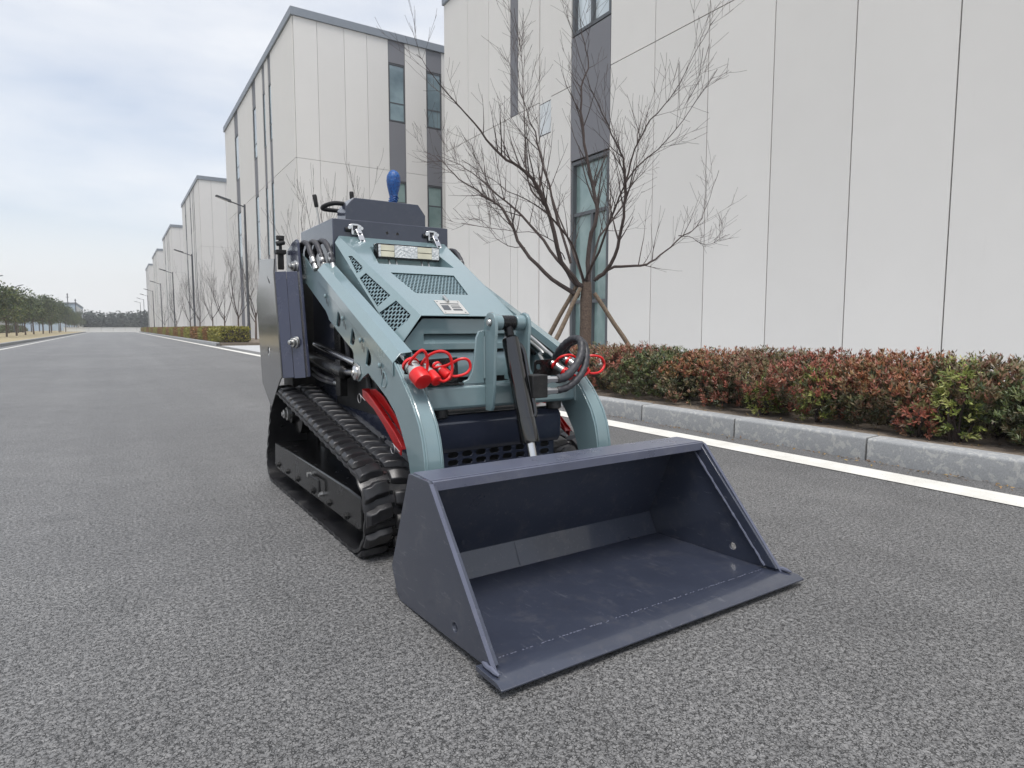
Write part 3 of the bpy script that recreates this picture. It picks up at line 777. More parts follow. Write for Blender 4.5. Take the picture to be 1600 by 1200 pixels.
for _ in range(520):                                             # far conifer belt
    x = random.uniform(-30, 40); y = random.uniform(205, 235); h = random.uniform(3.8, 5.6)
    for q in range(38):
        f = random.random() ** .8; a = random.uniform(0, 6.28); r = (1 - f) * h * .22 + .05
        p = Vector((x + r * cos(a), y + r * sin(a), .3 + f * h))
        leaf_quad(wd, p, Vector((cos(a), sin(a), -.35)), Vector((-sin(a), cos(a), 0)), 1.0 * (1 - f) + .45, .8, vary(random.choice(pal), .2))
tag(wd.obj('conifer_wood', LEAF, None, smooth=False, recalc=False), 'dark belt of conifers beyond the end of the road', 'wood', kind='stuff')
lt = MB()                                                        # dry leaf litter in the gutter and on the bed
for _ in range(900):
    f = random.random()
    x = KX - abs(random.gauss(0, .05)) - .01 if f < .55 else random.uniform(4.03, 4.3)
    p = Vector((x, random.uniform(.2, 9), .006 if f < .55 else .13))
    leaf_quad(lt, p, Vector((random.uniform(-1, 1), random.uniform(-1, 1), random.uniform(0, .3))), Vector((random.uniform(-1, 1), random.uniform(-1, 1), .1)), random.uniform(.008, .028), random.uniform(.005, .012), vary(random.choice([rgb(120, 96, 70), rgb(150, 120, 86), rgb(92, 78, 62), rgb(170, 140, 80)]), .2))
tag(lt.obj('leaf_litter', LEAF, None, smooth=False, recalc=False), 'dry brown leaf litter along the kerb gutter', 'litter', kind='stuff')

# ------------------------------------------------------------------ mini track loader (local: x = across, y = towards its rear, z = up)
LD = empty('mini_track_loader', (1.2247, 1.1245, 0), radians(1.0))
tag(LD, 'grey-blue mini tracked skid loader with a dark navy front bucket standing on the road', 'loader')
Fside = lambda u, sg=1: (lambda a, b, d: (sg * (u + d), a, b))
Ffront = lambda v: (lambda a, b, d: (a, v + d, b))

# --- bucket
prof_out = [(.030, .004), (.585, .002), (.628, .090), (.486, .402), (.366, .397)]
def offset_shell():
    # inner line 8 mm inside
    inn = [(.030, .012), (.580, .010), (.618, .090), (.481, .393), (.366, .389)]
    mb = MB(); w = .528; vs = []; fs = []
    for u in (-w, w):
        vs += [(u, a, b) for a, b in prof_out] + [(u, a, b) for a, b in inn]
    n = 5
    for i in range(n - 1):
        fs.append((i, i + 1, i + 1 + 2 * n, i + 2 * n))
        fs.append((n + i, n + i + 2 * n, n + i + 1 + 2 * n, n + i + 1))
    fs += [(0, 2 * n, 3 * n, n), (n - 1, 2 * n - 1, 4 * n - 1, 3 * n - 1)]
    for b in (0, 2 * n): fs += [tuple(b + k for k in (i, i + 1, n + i + 1, n + i)) for i in range(n - 1)]
    return mb.add(vs, fs)
BK = offset_shell().obj('bucket', NAVY, LD, bevel=.0015, loc=(0, 0, .018))
BK.rotation_euler = (radians(-1.75), 0, 0); BK.scale = (1, 1, .965)
MB().mapbox(Ffront(.358), -.528, .528, .376, .404, 0, .012).obj('top_rim', EDGE, BK, bevel=.002)
MB().plate([(-.528, .372), (.528, .372), (.528, .480), (-.528, .480)], lambda a, b, d: (a, b, .4015 + (b - .37) * .042 + d), 0, .004).obj('top_ledge', EDGE, BK, bevel=.0012)
for sg in (-1, 1):
    side = [(.052, .012), (.575, .0), (.605, .03), (.632, .094), (.490, .405), (.476, .408), (.368, .405), (.356, .398)]
    MB().plate(side, Fside(.529, sg), 0, .010, [circle(.232, .050, .0125, 18)]).obj('side_plate', NAVY, BK, bevel=.0018)
    MB().plate([(.0505, .0125), (.0535, .0125), (.3585, .3985), (.3555, .3985)], Fside(.5285, sg), 0, .011).obj('edge_highlight', EDGE, BK)  # lighter strip painting the highlight on the plate's front edge
    bar = [(.058, .022), (.098, .022), (.401, .388), (.361, .396)]
    MB().plate(bar, Fside(.518, sg), 0, .0108).obj('edge_bar', NAVY, BK, bevel=.0015)
    w = MB(); pts = [(sg * .5185, .101 + .303 * k / 40, .022 + .366 * k / 40) for k in range(41)]
    w.tube([(a + random.gauss(0, .0006), b + random.gauss(0, .0008), c_) for a, b, c_ in pts], 0, 6, True, [.0042 + random.uniform(-.001, .0012) for _ in pts]); w.obj('weld', WELD, BK)
    # welded gusset where the cutting edge meets the side plate
    w = MB()
    w.tube([(sg * (.541 + .001 * (k % 2)), .022 + .014 * k, .0185 + .001 * (k % 3)) for k in range(6)], 0, 8, True, [.003, .006, .0075, .006, .007, .003]); w.obj('corner_weld', WELD, BK)
ce = MB(); ce.plate([(-.012, .0), (.10, .0), (.10, .0128), (.010, .0128), (-.012, .004)], lambda a, b, d: (d, a, b), -.556, .556)
ce.obj('cutting_edge', NAVY, BK, bevel=.0008)
wl_ = MB(); n = 90
for k in range(n):
    if random.random() < .22: continue
    a = -.505 + 1.01 * k / n
    wl_.tube([(a, .102 + random.gauss(0, .001), .0124), (a + random.uniform(.004, .0095), .102 + random.gauss(0, .001), .0126)], 0, 5, True, [random.uniform(.0008, .0021), random.uniform(.0008, .0021)])
wl_.obj('weld_seam', WELD, BK)['kind'] = 'stuff'
for a in (-.34, -.11): MB().mapbox(lambda p, q, d: (p, .583 + .036 * q - .9 * d, .012 + .074 * q + .4 * d), a, a + .003, .02, .98, 0, .004).obj('weld', NAVYG, BK)
# rear of the bucket: mounting ears
for u in (-.36, .36):
    for du in (-.052, .044): MB().plate([(.60, .12), (.72, .12), (.755, .20), (.73, .26), (.56, .30)], Fside(u + du), 0, .010).obj('mounting_ear', NAVY, BK, bevel=.002)
for du in (-.058, .022): MB().plate([(.55, .30), (.66, .30), (.695, .345), (.66, .375), (.51, .375)], Fside(du), 0, .010).obj('cylinder_ear', NAVY, BK, bevel=.002)

# --- lift arms
low = [(2.16, 1.02), (1.995, 1.008), (1.823, .929), (1.701, .873), (1.672, .850), (1.658, .834), (1.442, .742), (1.365, .712), (1.351, .698), (1.346, .665), (1.349, .627), (1.335, .600), (1.307, .588),
       (1.28, .592), (1.255, .605), (1.191, .628), (1.107, .593), (1.016, .554), (.937, .506), (.899, .466), (.874, .432), (.848, .396), (.825, .345), (.808, .29), (.80, .18)]
fro = [(.70, .18), (.695, .26), (.70, .341), (.708, .39), (.721, .437), (.744, .486), (.777, .530), (.811, .569), (.861, .612), (.887, .636), (.938, .680)]
top = [(1.79, 1.058), (1.841, 1.056), (1.90, 1.076), (1.972, 1.118), (2.058, 1.157), (2.13, 1.165), (2.20, 1.13), (2.21, 1.07)]
outline = low + fro + top
dirv = Vector((.858, .379)).normalized()      # along the arm, rearwards-up
def dslot(c, s=1.0):
    n = Vector((-dirv.y, dirv.x)); p = []
    for k in range(11):
        t = pi / 2 + pi * k / 10
        a = Vector(c) + (-dirv * cos(t) * -.050 + n * sin(t) * .034) * s
        p.append((a.x, a.y))
    return p
def arc_slots(sg):
    cs = [(1.548, .840), (1.377, .768), (1.203, .692)]
    return [dslot(c) for c in cs]
for sg in (-1, 1):
    A = MB().plate(outline, Fside(.387, sg), 0, .008, arc_slots(sg)).obj('lift_arm', TEAL, LD, bevel=.0015)
    if sg < 0: A['label'] = 'lift arm on the side of the long shaded road'
    q4 = dslot((1.045, .618), .85); q4.append(q4[0])
    MB().tube([(sg * .3955, a, b) for a, b in q4], .0022, 6).obj('stamped_slot', TEAL, A)
    # recessed backing seen through the slots, inner plate and bottom closing strip
    MB().plate([(1.60, .83), (1.40, .745), (1.26, .66), (1.08, .60), (.98, .57), (.96, .64), (1.10, .71), (1.60, .90)], Fside(.366, sg), 0, .004).obj('backing_plate', TEAL, A)
    inner = low[2:] + fro[:9] + [(.93, .640), (1.05, .672), (1.40, .828), (1.80, 1.0)]
    MB().plate(inner, Fside(.325, sg), 0, .008).obj('inner_plate', TEAL, A, bevel=.0015)
    # curved front face (box section) and rear face of the lower leg
    ch = [(.70, .18), (.695, .26), (.70, .341), (.708, .39), (.721, .437), (.744, .486), (.777, .530), (.811, .569), (.861, .612), (.887, .636), (.93, .672)]
    ch = [tuple(p[:2]) for p in smooth_pts([(a, b, 0) for a, b in ch], 3)]
    m = MB(); vs = []; fs = []
    for i, (a, b) in enumerate(ch):
        j0, j1 = ch[max(i - 1, 0)], ch[min(i + 1, len(ch) - 1)]
        t = Vector((j1[0] - j0[0], j1[1] - j0[1])).normalized(); nx, nz = t.y, -t.x
        for u in (.332, .388):
            vs += [(sg * u, a + nx * -.001, b + nz * -.001), (sg * u, a + nx * .006, b + nz * .006)]
    for i in range(len(ch) - 1):
        o = 4 * i
        fs += [(o, o + 4, o + 6, o + 2), (o + 1, o + 3, o + 7, o + 5)]
    m.add(vs, fs); m.obj('front_strip', TEAL, A)
    for u in (.3345, .3855):
        w = MB(); w.tube([(sg * u, a - .001, b + .001) for a, b in ch], .0042, 6, True); w.obj('weld', TEAL, A)
    m = MB(); rc = low[14:]; vs = []; fs = []
    for a, b in rc: vs += [(sg * .333, a - .004, b + .004), (sg * .387, a - .004, b + .004)]
    for i in range(len(rc) - 1): fs.append((2 * i, 2 * i + 1, 2 * i + 3, 2 * i + 2))
    m.add(vs, fs); m.obj('rear_strip', TEAL, A)
    # folded cover over the top of the arm
    sec = [(.4000, -.055), (.4000, -.006), (.370, .026), (.326, .031), (.326, -.006), (.3295, -.006), (.3295, .0272), (.3685, .0225), (.3965, -.0075), (.3965, -.055)]
    p0, p1 = Vector((.938, .686)), Vector((1.795, 1.066))
    m = MB(); vs = []; fs = []; nn = Vector((-.405, .914))
    for p, ex in ((p0, 0), (p1, 0)):
        for u, h in sec: vs.append((sg * u, p.x + nn.x * h * 0, p.y + h))
    k = len(sec)
    for i in range(k): fs.append((i, (i + 1) % k, k + (i + 1) % k, k + i))
    fs += [tuple(range(k)), tuple(range(2 * k - 1, k - 1, -1))]
    m.add(vs, fs); m.obj('arm_cover', TEAL, A, bevel=.0012)
    # screws and small slits beside the slots
    for c in ((1.686, .938), (1.459, .838), (1.253, .752), (1.06, .664)):
        MB().lathe((sg * .399, c[0], c[1]), (sg, 0, 0), [(0, .010), (.004, .010), (.007, .006), (.008, .001)], 12).obj('bolt_head', TEAL, A)
        for q in (1, 2): MB().plate([(c[0] - .018 * q, c[1] - .012 * q), (c[0] - .018 * q - .005, c[1] - .012 * q - .002), (c[0] - .018 * q - .005, c[1] - .012 * q - .022), (c[0] - .018 * q, c[1] - .012 * q - .02)], Fside(.4003, sg), 0, .0008).obj('slit', BLACKM, A)
    b = MB(); b.lathe((sg * .385, 1.315, .622), (sg, 0, 0), [(0, .030), (.020, .030), (.024, .026), (.026, .012), (.030, .011), (.031, .001)], 24); b.obj('pivot_pin', CHROME, A)
    MB().plate([(1.34, .60), (1.335, .655), (1.31, .662), (1.275, .650), (1.262, .62), (1.30, .592)], Fside(.3955, sg), 0, .006).obj('pin_retainer', ZINC, A, bevel=.002)
    # steel oil pipes inside the arm
    cz = lambda v, h: .686 + (v - .938) * .4434 + h - (.060 if sg < 0 else .030)
    m = MB(); m.tube(smooth_pts([(sg * .314, 1.84, cz(1.84, 0)), (sg * .314, 1.45, cz(1.45, 0)), (sg * .314, 1.19, cz(1.19, 0)), (sg * .314, 1.045, cz(1.045, -.004)), (sg * .312, 1.062, .690), (sg * .305, 1.02, .655), (sg * .295, .98, .625)], 5), .0075, 8); m.obj('oil_pipe', ZINC, A)
    m = MB(); m.tube(smooth_pts([(sg * .318, 1.84, cz(1.84, .02)), (sg * .318, 1.50, cz(1.5, .02)), (sg * .318, 1.14, cz(1.14, .018)), (sg * .318, 1.02, cz(1.02, .012)), (sg * .318, 1.005, .698), (sg * .316, .942, .667), (sg * .31, .90, .64)], 5), .0075, 8); m.obj('oil_pipe', ZINC, A)
    m = MB(); m.tube([(sg * .316, 1.80, 1.000), (sg * .316, 1.10, .690)], .007, 8); m.obj('oil_pipe', BLACKP, A)

# --- cross tube with cylinder bracket
CT = MB().box(-.327, .327, .835, .925, .514, .600).obj('cross_tube', TEAL, LD, bevel=.012)
for u in (-.326, .320): MB().tube([(u + .003, .836, .515), (u + .003, .836, .598), (u + .003, .924, .598)], .005, 6).obj('weld', TEAL, CT)
for u in (-.25, .25): MB().lathe((u, .88, .515), (0, 0, -1), [(0, .030), (.028, .030), (.034, .022), (.035, .001)], 18).obj('rubber_stop', RUBBER, CT)
clev = [(.795, .505), (.832, .505), (.834, .515), (.834, .603), (.925, .603), (.93, .62), (.885, .68), (.862, .74), (.842, .805), (.838, .83), (.82, .850), (.80, .855), (.78, .848), (.766, .832), (.762, .81), (.768, .75), (.772, .69), (.776, .60), (.786, .52)]
for u in (-.091, .049):
    c_ = MB().plate(clev, Fside(u), 0, .012, [circle(.803, .818, .014, 14)]).obj('clevis_plate', TEAL, CT, bevel=.002)
    MB().lathe((u - .004 if u < 0 else u + .016, .803, .818), (-1 if u < 0 else 1, 0, 0), [(-.008, .0125), (0, .0125), (.004, .010), (.0045, .001)], 18).obj('pin_head', ZINC, CT)
MB().cyl((-.09, .803, .818), (.058, .803, .818), .0125, 18).obj('pin', ZINC, CT)
for u0, u1 in ((-.079, -.046), (.012, .049)): MB().lathe((u0, .803, .818), (1, 0, 0), [(0, .028), (u1 - u0, .028)], 22).obj('boss', TEAL, CT, bevel=.002)
gus = [(-.092, .602), (-.178, .602), (-.178, .612), (-.158, .618), (-.142, .645), (-.133, .70), (-.125, .765), (-.114, .788), (-.092, .792)]
MB().plate(gus, Ffront(.836), 0, .010).obj('gusset', TEAL, CT, bevel=.002)
MB().plate([(-a - .032, b) for a, b in gus], Ffront(.836), 0, .010).obj('gusset', TEAL, CT, bevel=.002)
MB().tube([(-.0935, .835, .62), (-.0935, .835, .70), (-.0935, .835, .77)], .005, 6).obj('weld', TEAL, CT)

# --- tilt cylinder
a = Vector((-.017, .803, .818)); b = Vector((-.013, .645, .352)); ax = (b - a).normalized()
TC = MB().lathe(a + ax * .052, ax, [(0, .022), (.010, .031), (.30, .031), (.302, .0335), (.375, .0335), (.386, .031), (.388, .017)], 28).obj('tilt_cylinder', BLACKG, LD)
MB().lathe(a + Vector((-.026, 0, 0)), (1, 0, 0), [(0, .024), (.002, .026), (.050, .026), (.052, .024)], 24).obj('eye', BLACKP, TC)
MB().cyl(a, a + ax * .07, .017, 16).obj('neck', BLACKP, TC)
MB().cyl(a + ax * .38, b + ax * .03, .0155, 24).obj('rod', CHROME, TC)
MB().lathe(b + Vector((-.020, 0, 0)) + ax * .03, (1, 0, 0), [(0, .026), (.040, .026)], 20).obj('rod_eye', CHROME, TC)
s_ = Vector((.036, -.014, 0))
MB().tube(smooth_pts([a + ax * .07 + Vector((.01, -.005, 0)), a + ax * .10 + s_, a + ax * .2 + s_, a + ax * .330 + s_, a + ax * .345 + s_ * .6], 4), .0085, 10).obj('side_pipe', BLACKG, TC)
PB = MB().box(.016, .082, .690, .752, .553, .634).obj('port_block', BLACKM, TC, bevel=.003)
for z in (.614, .573):
    m = MB(); m.lathe((.082, .715, z), (1, 0, 0), [(0, .010), (.006, .0105), (.008, .0145), (.026, .0145), (.028, .0115), (.060, .0115), (.062, .008)], 6); m.obj('fitting', ZINC, TC, smooth=False)
def hose(name, pts, r, parent, mat=HOSE, n=8, wrap=True):
    p = smooth_pts(pts, n); rr = [r * (1 + (.10 if wrap and (k // 2) % 2 else 0)) for k in range(len(p))]
    m = MB(); m.tube(p, 0, 12, True, rr); return m.obj(name, mat, parent, ang=60)
hose('hose', [(.140, .715, .614), (.185, .718, .622), (.245, .735, .660), (.286, .755, .702), (.310, .785, .742), (.316, .82, .756), (.308, .855, .748), (.298, .89, .72), (.305, .94, .68)], .0150, TC)
hose('hose', [(.140, .715, .573), (.190, .715, .582), (.245, .722, .612), (.285, .735, .650), (.312, .755, .700), (.328, .79, .738), (.330, .83, .748), (.322, .87, .735), (.318, .93, .68)], .0125, TC)

# --- quick couplers with red caps
QC = MB().plate([(-.322, .604), (-.322, .690), (-.182, .696), (-.178, .606)], Ffront(.872), 0, .006, [circle(-.205, .664, .013, 14)]).obj('coupler_bracket', BLACKP, LD, bevel=.0015)
QC['label'] = 'black bracket holding three red capped couplers'
MB().plate([(-.396, .645), (-.396, .688), (-.320, .690), (-.320, .640)], Ffront(.846), 0, .006).obj('bracket_wing', BLACKP, QC, bevel=.0015)
MB().box(-.322, -.178, .832, .874, .6005, .6065).obj('bracket_foot', BLACKP, QC, bevel=.001)
def coupler(p0, p1, r, parent, cap=.5, k=0):
    p0, p1 = Vector(p0), Vector(p1); d = (p1 - p0); L = d.length; d.normalize()
    body = MB().lathe(p0, d, [(0, r * .62), (L * .18, r * .62), (L * .2, r * .86), (L * .30, r * .86), (L * .31, r * .74), (L * .45, r * .74), (L * .46, r * .9), (L * .6, r * .9)], 18).obj('coupler', ZINC, parent)
    MB().lathe(p0 + d * L * (1 - cap), d, [(0, r * 1.02), (L * .03, r * 1.04), (L * (cap - .06), r), (L * (cap - .02), r * .96), (L * cap, r * .82), (L * cap + .0005, r * .3)], 20).obj('cap', RED, parent)
    MB().lathe(p0 + d * L * .10, d, [(0, r * 1.0), (.010, r * 1.03), (.011, r * .7)], 18).obj('cap_ring', RED, parent)
coupler((-.372, .868, .684), (-.362, .770, .622), .030, QC, .42)
coupler((-.322, .872, .676), (-.311, .775, .622), .0195, QC, .40)
coupler((-.272, .872, .672), (-.258, .790, .634), .018, QC, .45)
def loop(pts, parent, r=.0050): MB().tube(smooth_pts(pts, 7), r, 8).obj('cap_strap', RED, parent)
loop([(-.386, .84, .672), (-.382, .81, .700), (-.360, .79, .726), (-.342, .79, .710), (-.335, .80, .665), (-.345, .80, .640)], QC)
loop([(-.336, .85, .672), (-.322, .82, .705), (-.292, .79, .722), (-.262, .78, .708), (-.252, .78, .665), (-.262, .78, .635), (-.288, .772, .622), (-.306, .772, .628)], QC)
loop([(-.285, .85, .662), (-.258, .81, .672), (-.222, .78, .694), (-.196, .77, .690), (-.188, .77, .664), (-.205, .77, .645), (-.238, .78, .636), (-.258, .785, .640)], QC)
QR = MB().plate([(.150, .620), (.152, .668), (.160, .676), (.27, .680), (.27, .614), (.156, .614)], Ffront(.872), 0, .006, [circle(.172, .650, .011, 12)]).obj('coupler_bracket', BLACKP, LD, bevel=.0015)
QR['label'] = 'black bracket with red capped couplers on the hose side'
MB().box(.15, .34, .832, .874, .6005, .6065).obj('bracket_foot', BLACKP, QR, bevel=.001)
coupler((.232, .868, .664), (.270, .790, .612), .0185, QR, .42)
coupler((.302, .872, .676), (.345, .790, .628), .0185, QR, .42)
loop([(.222, .84, .655), (.225, .81, .686), (.262, .79, .696), (.30, .78, .676), (.335, .80, .690)], QR)
loop([(.320, .84, .668), (.362, .80, .690), (.405, .78, .684), (.425, .78, .655), (.400, .775, .628), (.362, .78, .622), (.345, .79, .63)], QR)
loop([(.245, .80, .640), (.285, .77, .612), (.325, .77, .622), (.352, .785, .634)], QR)

# --- hood
zt = lambda v: .847 + (v - 1.10) * .504
zb = lambda v: .728 + (v - 1.112) * .634
ut = lambda v: .215 + (v - 1.10) * .08
Nn = Vector((0, -.504, 1)).normalized()
Ftop = lambda a_, b_, d: (a_, b_ + Nn.y * d, zt(b_) + Nn.z * d)
def Fbev(sg):
    def f(a_, b_, d):
        t = (zt(a_) - b_) / max(.012, zt(a_) - zb(a_))
        u = ut(a_) + (.300 - ut(a_)) * t
        return (sg * (u + d * .80), a_ - d * .25, b_ + d * .5)
    return f
recess = [(-.166, 1.752), (.160, 1.752), (.176, 1.565), (-.196, 1.565)]
grille = [(-.178, 1.478), (.128, 1.478), (.096, 1.288), (-.150, 1.288)]
HD = MB().plate([(-.276, 1.862), (.276, 1.862), (.215, 1.10), (-.215, 1.10)], Ftop, -.004, 0, [recess, grille]).obj('hood', TEAL, LD, bevel=.0016)
tris = [[(1.702, 1.120), (1.680, 1.119), (1.577, 1.066), (1.562, 1.048), (1.582, 1.036)],
        [(1.530, 1.034), (1.316, .931), (1.345, .886), (1.545, 1.012)],
        [(1.268, .908), (1.152, .850), (1.150, .830), (1.183, .778), (1.315, .860)]]
bevp = [(1.862, zt(1.862)), (1.10, .847), (1.112, .728), (1.85, zb(1.85))]
for sg in (-1, 1):
    MB().plate(bevp, Fbev(sg), -.004, 0, tris).obj('hood_bevel', TEAL, HD, bevel=.0014)
    MB().plate([(1.85, zb(1.85)), (1.112, .728), (1.112, .60), (1.22, .60), (1.85, 1.0)], Fside(.294, sg), 0, .004).obj('hood_side', TEAL, HD)
def perforated(F, poly, pitch, rad, parent, name='mesh_panel', depth=-.007, grow_=1.12, ys=1.0, cls=BLACKP):
    cx = sum(p[0] for p in poly) / len(poly); cy = sum(p[1] for p in poly) / len(poly)
    big = [(cx + (x - cx) * grow_, cy + (y_ - cy) * grow_) for x, y_ in poly]
    def inside(x, y_):
        c_ = False; j = len(big) - 1
        for i in range(len(big)):
            if (big[i][1] > y_) != (big[j][1] > y_) and x < (big[j][0] - big[i][0]) * (y_ - big[i][1]) / (big[j][1] - big[i][1]) + big[i][0]: c_ = not c_
            j = i
        return c_
    hexa = [(rad * cos(pi / 6 + pi / 3 * k), rad * sin(pi / 6 + pi / 3 * k)) for k in range(6)]
    hx = pitch / 2; hy = pitch * .44
    sq = [(-hx, -hy), (hx, -hy), (hx, hy), (-hx, hy)]
    tri = tessellate_polygon([[Vector((*p, 0)) for p in sq], [Vector((*p, 0)) for p in hexa]])
    mb = MB(); x0 = min(p[0] for p in big); x1 = max(p[0] for p in big); y0 = min(p[1] for p in big); y1 = max(p[1] for p in big)
    r = 0; y_ = y0
    while y_ < y1:
        x = x0 + (hx if r % 2 else 0)
        while x < x1:
            if inside(x, y_):
                pts = [(x + p[0], y_ + p[1]) for p in sq + hexa]
                mb.add([F(p[0], p[1], depth) for p in pts] + [F(p[0], p[1], depth - .003) for p in pts[4:]], [tuple(t) for t in tri] + [(4 + k, 4 + (k + 1) % 6, 10 + (k + 1) % 6, 10 + k) for k in range(6)])
            x += pitch
        y_ += 2 * hy; r += 1
    return mb.obj(name, cls, parent, smooth=False)
MESHM = paint('mesh_paint', rgb(120, 142, 148), 0.35, 0.08)
DARK = paint('painted_void_shade', rgb(6, 6, 6), 0.9, 0.1, dirt=0.0, spec=0.1)  # near-black: shade of the hood interior put into the colour
MB().plate([(-.20, 1.50), (.15, 1.50), (.12, 1.27), (-.18, 1.27)], Ftop, -.030, -.028).obj('void_shade_sheet', DARK, HD)  # black sheet added behind the mesh for the darkness inside the hood
for sg in (-1, 1): MB().plate([(1.74, zt(1.74) - .012), (1.13, .85), (1.135, .77), (1.74, zb(1.74) + .008)], Fbev(sg), -.034, -.032).obj('void_shade_sheet', DARK, HD)
perforated(Ftop, grille, .0165, .0071, HD, cls=MESHM)
for sg in (-1, 1):
    for t_ in tris: perforated(Fbev(sg), t_, .0185, .0080, HD, cls=MESHM, grow_=1.2)
MB().box(-.26, .26, 1.16, 1.84, .50, .72).obj('engine', BLACKM, HD)
# lamp pocket and work lamp
pk = MB()
pk.add([(-.196, 1.565, zt(1.565) - .003), (.176, 1.565, zt(1.565) - .003), (.160, 1.752, zt(1.565) - .006), (-.166, 1.752, zt(1.565) - .006)], [(0, 1, 2, 3)])
pk.add([(-.166, 1.752, zt(1.565) - .006), (.160, 1.752, zt(1.565) - .006), (.160, 1.752, zt(1.752)), (-.166, 1.752, zt(1.752))], [(0, 1, 2, 3)])
pk.add([(-.196, 1.565, zt(1.565) - .003), (-.166, 1.752, zt(1.565) - .006), (-.166, 1.752, zt(1.752))], [(0, 1, 2)])
pk.add([(.176, 1.565, zt(1.565) - .003), (.160, 1.752, zt(1.565) - .006), (.160, 1.752, zt(1.752))], [(0, 1, 2)])
pk.obj('lamp_pocket', TEAL, HD, smooth=False)
WL = MB().box(-.164, .152, 1.668, 1.715, 1.116, 1.184).obj('work_lamp', BLACKP, LD, bevel=.003)
for u0, u1, mt in ((-.158, -.148, LENS_W), (-.147, -.082, LENS_Y), (-.081, .034, LENS_W), (.035, .108, LENS_Y), (.109, .146, LENS_W)):
    if mt is LENS_Y:
        for z0, z1 in ((1.124, 1.149), (1.152, 1.177)): MB().box(u0, u1, 1.662, 1.670, z0, z1).obj('led_lens', mt, WL, bevel=.001)
    else: MB().box(u0, u1, 1.661, 1.670, 1.123, 1.178).obj('lens', mt, WL, bevel=.001)
for u in (-.10, -.065, .065, .10): MB().tube([(u, 1.69, 1.118), (u, 1.68, 1.10), (u, 1.672, 1.078)], .004, 6).obj('lamp_leg', ZINC, WL)
# name plate (embossed metal tag without legible text)
NP = MB().plate([(-.100, 1.224), (.014, 1.224), (.002, 1.112), (-.110, 1.112)], Ftop, .0008, .0026, [circle(-.091, 1.213, .004, 8), circle(.004, 1.213, .004, 8), circle(-.099, 1.123, .004, 8), circle(-.009, 1.123, .004, 8)]).obj('name_plate', PLATE, LD, bevel=.0005)
for q in ([(-.088, 1.196), (-.004, 1.196), (-.005, 1.190), (-.089, 1.190)], [(-.090, 1.180), (-.058, 1.180), (-.064, 1.140), (-.096, 1.140)], [(-.048, 1.178), (-.008, 1.178), (-.009, 1.172), (-.049, 1.172)], [(-.050, 1.164), (-.009, 1.164), (-.010, 1.158), (-.051, 1.158)], [(-.052, 1.150), (-.011, 1.150), (-.013, 1.138), (-.054, 1.138)]):
    MB().plate(q, Ftop, .0027, .0034).obj('embossed_mark', FRAME, NP)
MB().tube([Ftop(-.046, 1.205, .006), Ftop(-.044, 1.25, .007)], .006, 8).obj('pull_stub', ZINC, NP)
# front grille panel below the hood rim
gp = [(-.196, .836), (.196, .836), (.292, .724), (.292, .714), (-.292, .714), (-.292, .724)]
GP = MB().plate(gp, Ffront(1.126), 0, .004, [[(-.192, .776), (.192, .776), (.192, .739), (-.192, .739)]]).obj('front_grille', TEAL, LD, bevel=.0015)
MB().plate([(1.160, .780), (1.164, .780), (1.131, .738), (1.127, .738)], lambda p, q, d: (d, p, q), -.196, .196).obj('louvre', TEAL, GP)
MB().plate([(1.140, .700), (1.160, .706), (1.152, .60), (1.136, .60), (1.130, .668)], lambda p, q, d: (d, p, q), -.29, .29).obj('lower_louvre', TEAL, GP, bevel=.002)
MB().plate([(-.28, .58), (.28, .58), (.28, .70), (.205, .70), (.195, .826), (-.195, .826), (-.205, .70), (-.28, .70)], Ffront(1.165), 0, .004).obj('grille_backing', BLACKM, GP)

# --- console
CB = MB().box(-.302, .302, 1.868, 2.42, .44, 1.312).obj('console', NAVYG, LD, bevel=.004)
for u in (-.032, .022): MB().lathe((u, 1.869, 1.263), (0, -1, 0), [(0, .0075), (.0012, .0075), (.0014, .001)], 12).obj('hole_plug', BLACKM, CB)
DB = MB().plate([(-.212, 1.3135), (-.212, 1.380), (-.172, 1.432), (.172, 1.432), (.212, 1.380), (.212, 1.3135)], Ffront(1.945), 0, .13).obj('dash_box', NAVYG, LD, bevel=.003)
MB().tube(smooth_pts([(-.18, 2.06, 1.418), (-.225, 2.065, 1.418), (-.252, 2.09, 1.412), (-.266, 2.125, 1.405), (-.256, 2.16, 1.402), (-.22, 2.175, 1.402), (-.15, 2.175, 1.402)], 6), .011, 12).obj('hand_rail', BLACKM, LD)
def lever(u, v, z0, z1, zg, lean):
    m = MB(); m.tube([(u, v, z0), (u + lean, v, z1)], .005, 8); o = m.obj('lever', ZINC, LD)
    MB().lathe((u + lean * .8, v, z1 - .02), (lean, 0, z1 - z0), [(0, .008), (.004, .0098), (zg, .0112), (zg + .006, .009), (zg + .007, .002)], 14).obj('grip', BLACKM, o)
lever(-.292, 2.10, 1.30, 1.415, .055, -.018)
lever(-.122, 2.10, 1.31, 1.455, .050, -.004)
JS = MB().lathe((.098, 2.10, 1.31), (.02, 0, 1), [(0, .020), (.12, .0195), (.175, .020), (.205, .027), (.235, .034), (.262, .0375), (.288, .035), (.308, .025), (.318, .012), (.32, .001)], 22).obj('joystick', BLUE, LD)
JS['label'] = 'joystick wrapped in blue plastic film'
for k in range(3): MB().tube([(.099 + .021 * cos(t) + .003 * k, 2.10 + .021 * sin(t), 1.465 + .012 * k + .006 * sin(3 * t)) for t in [2 * pi * q / 16 for q in range(17)]], .004, 6).obj('film_fold', BLUE, JS)
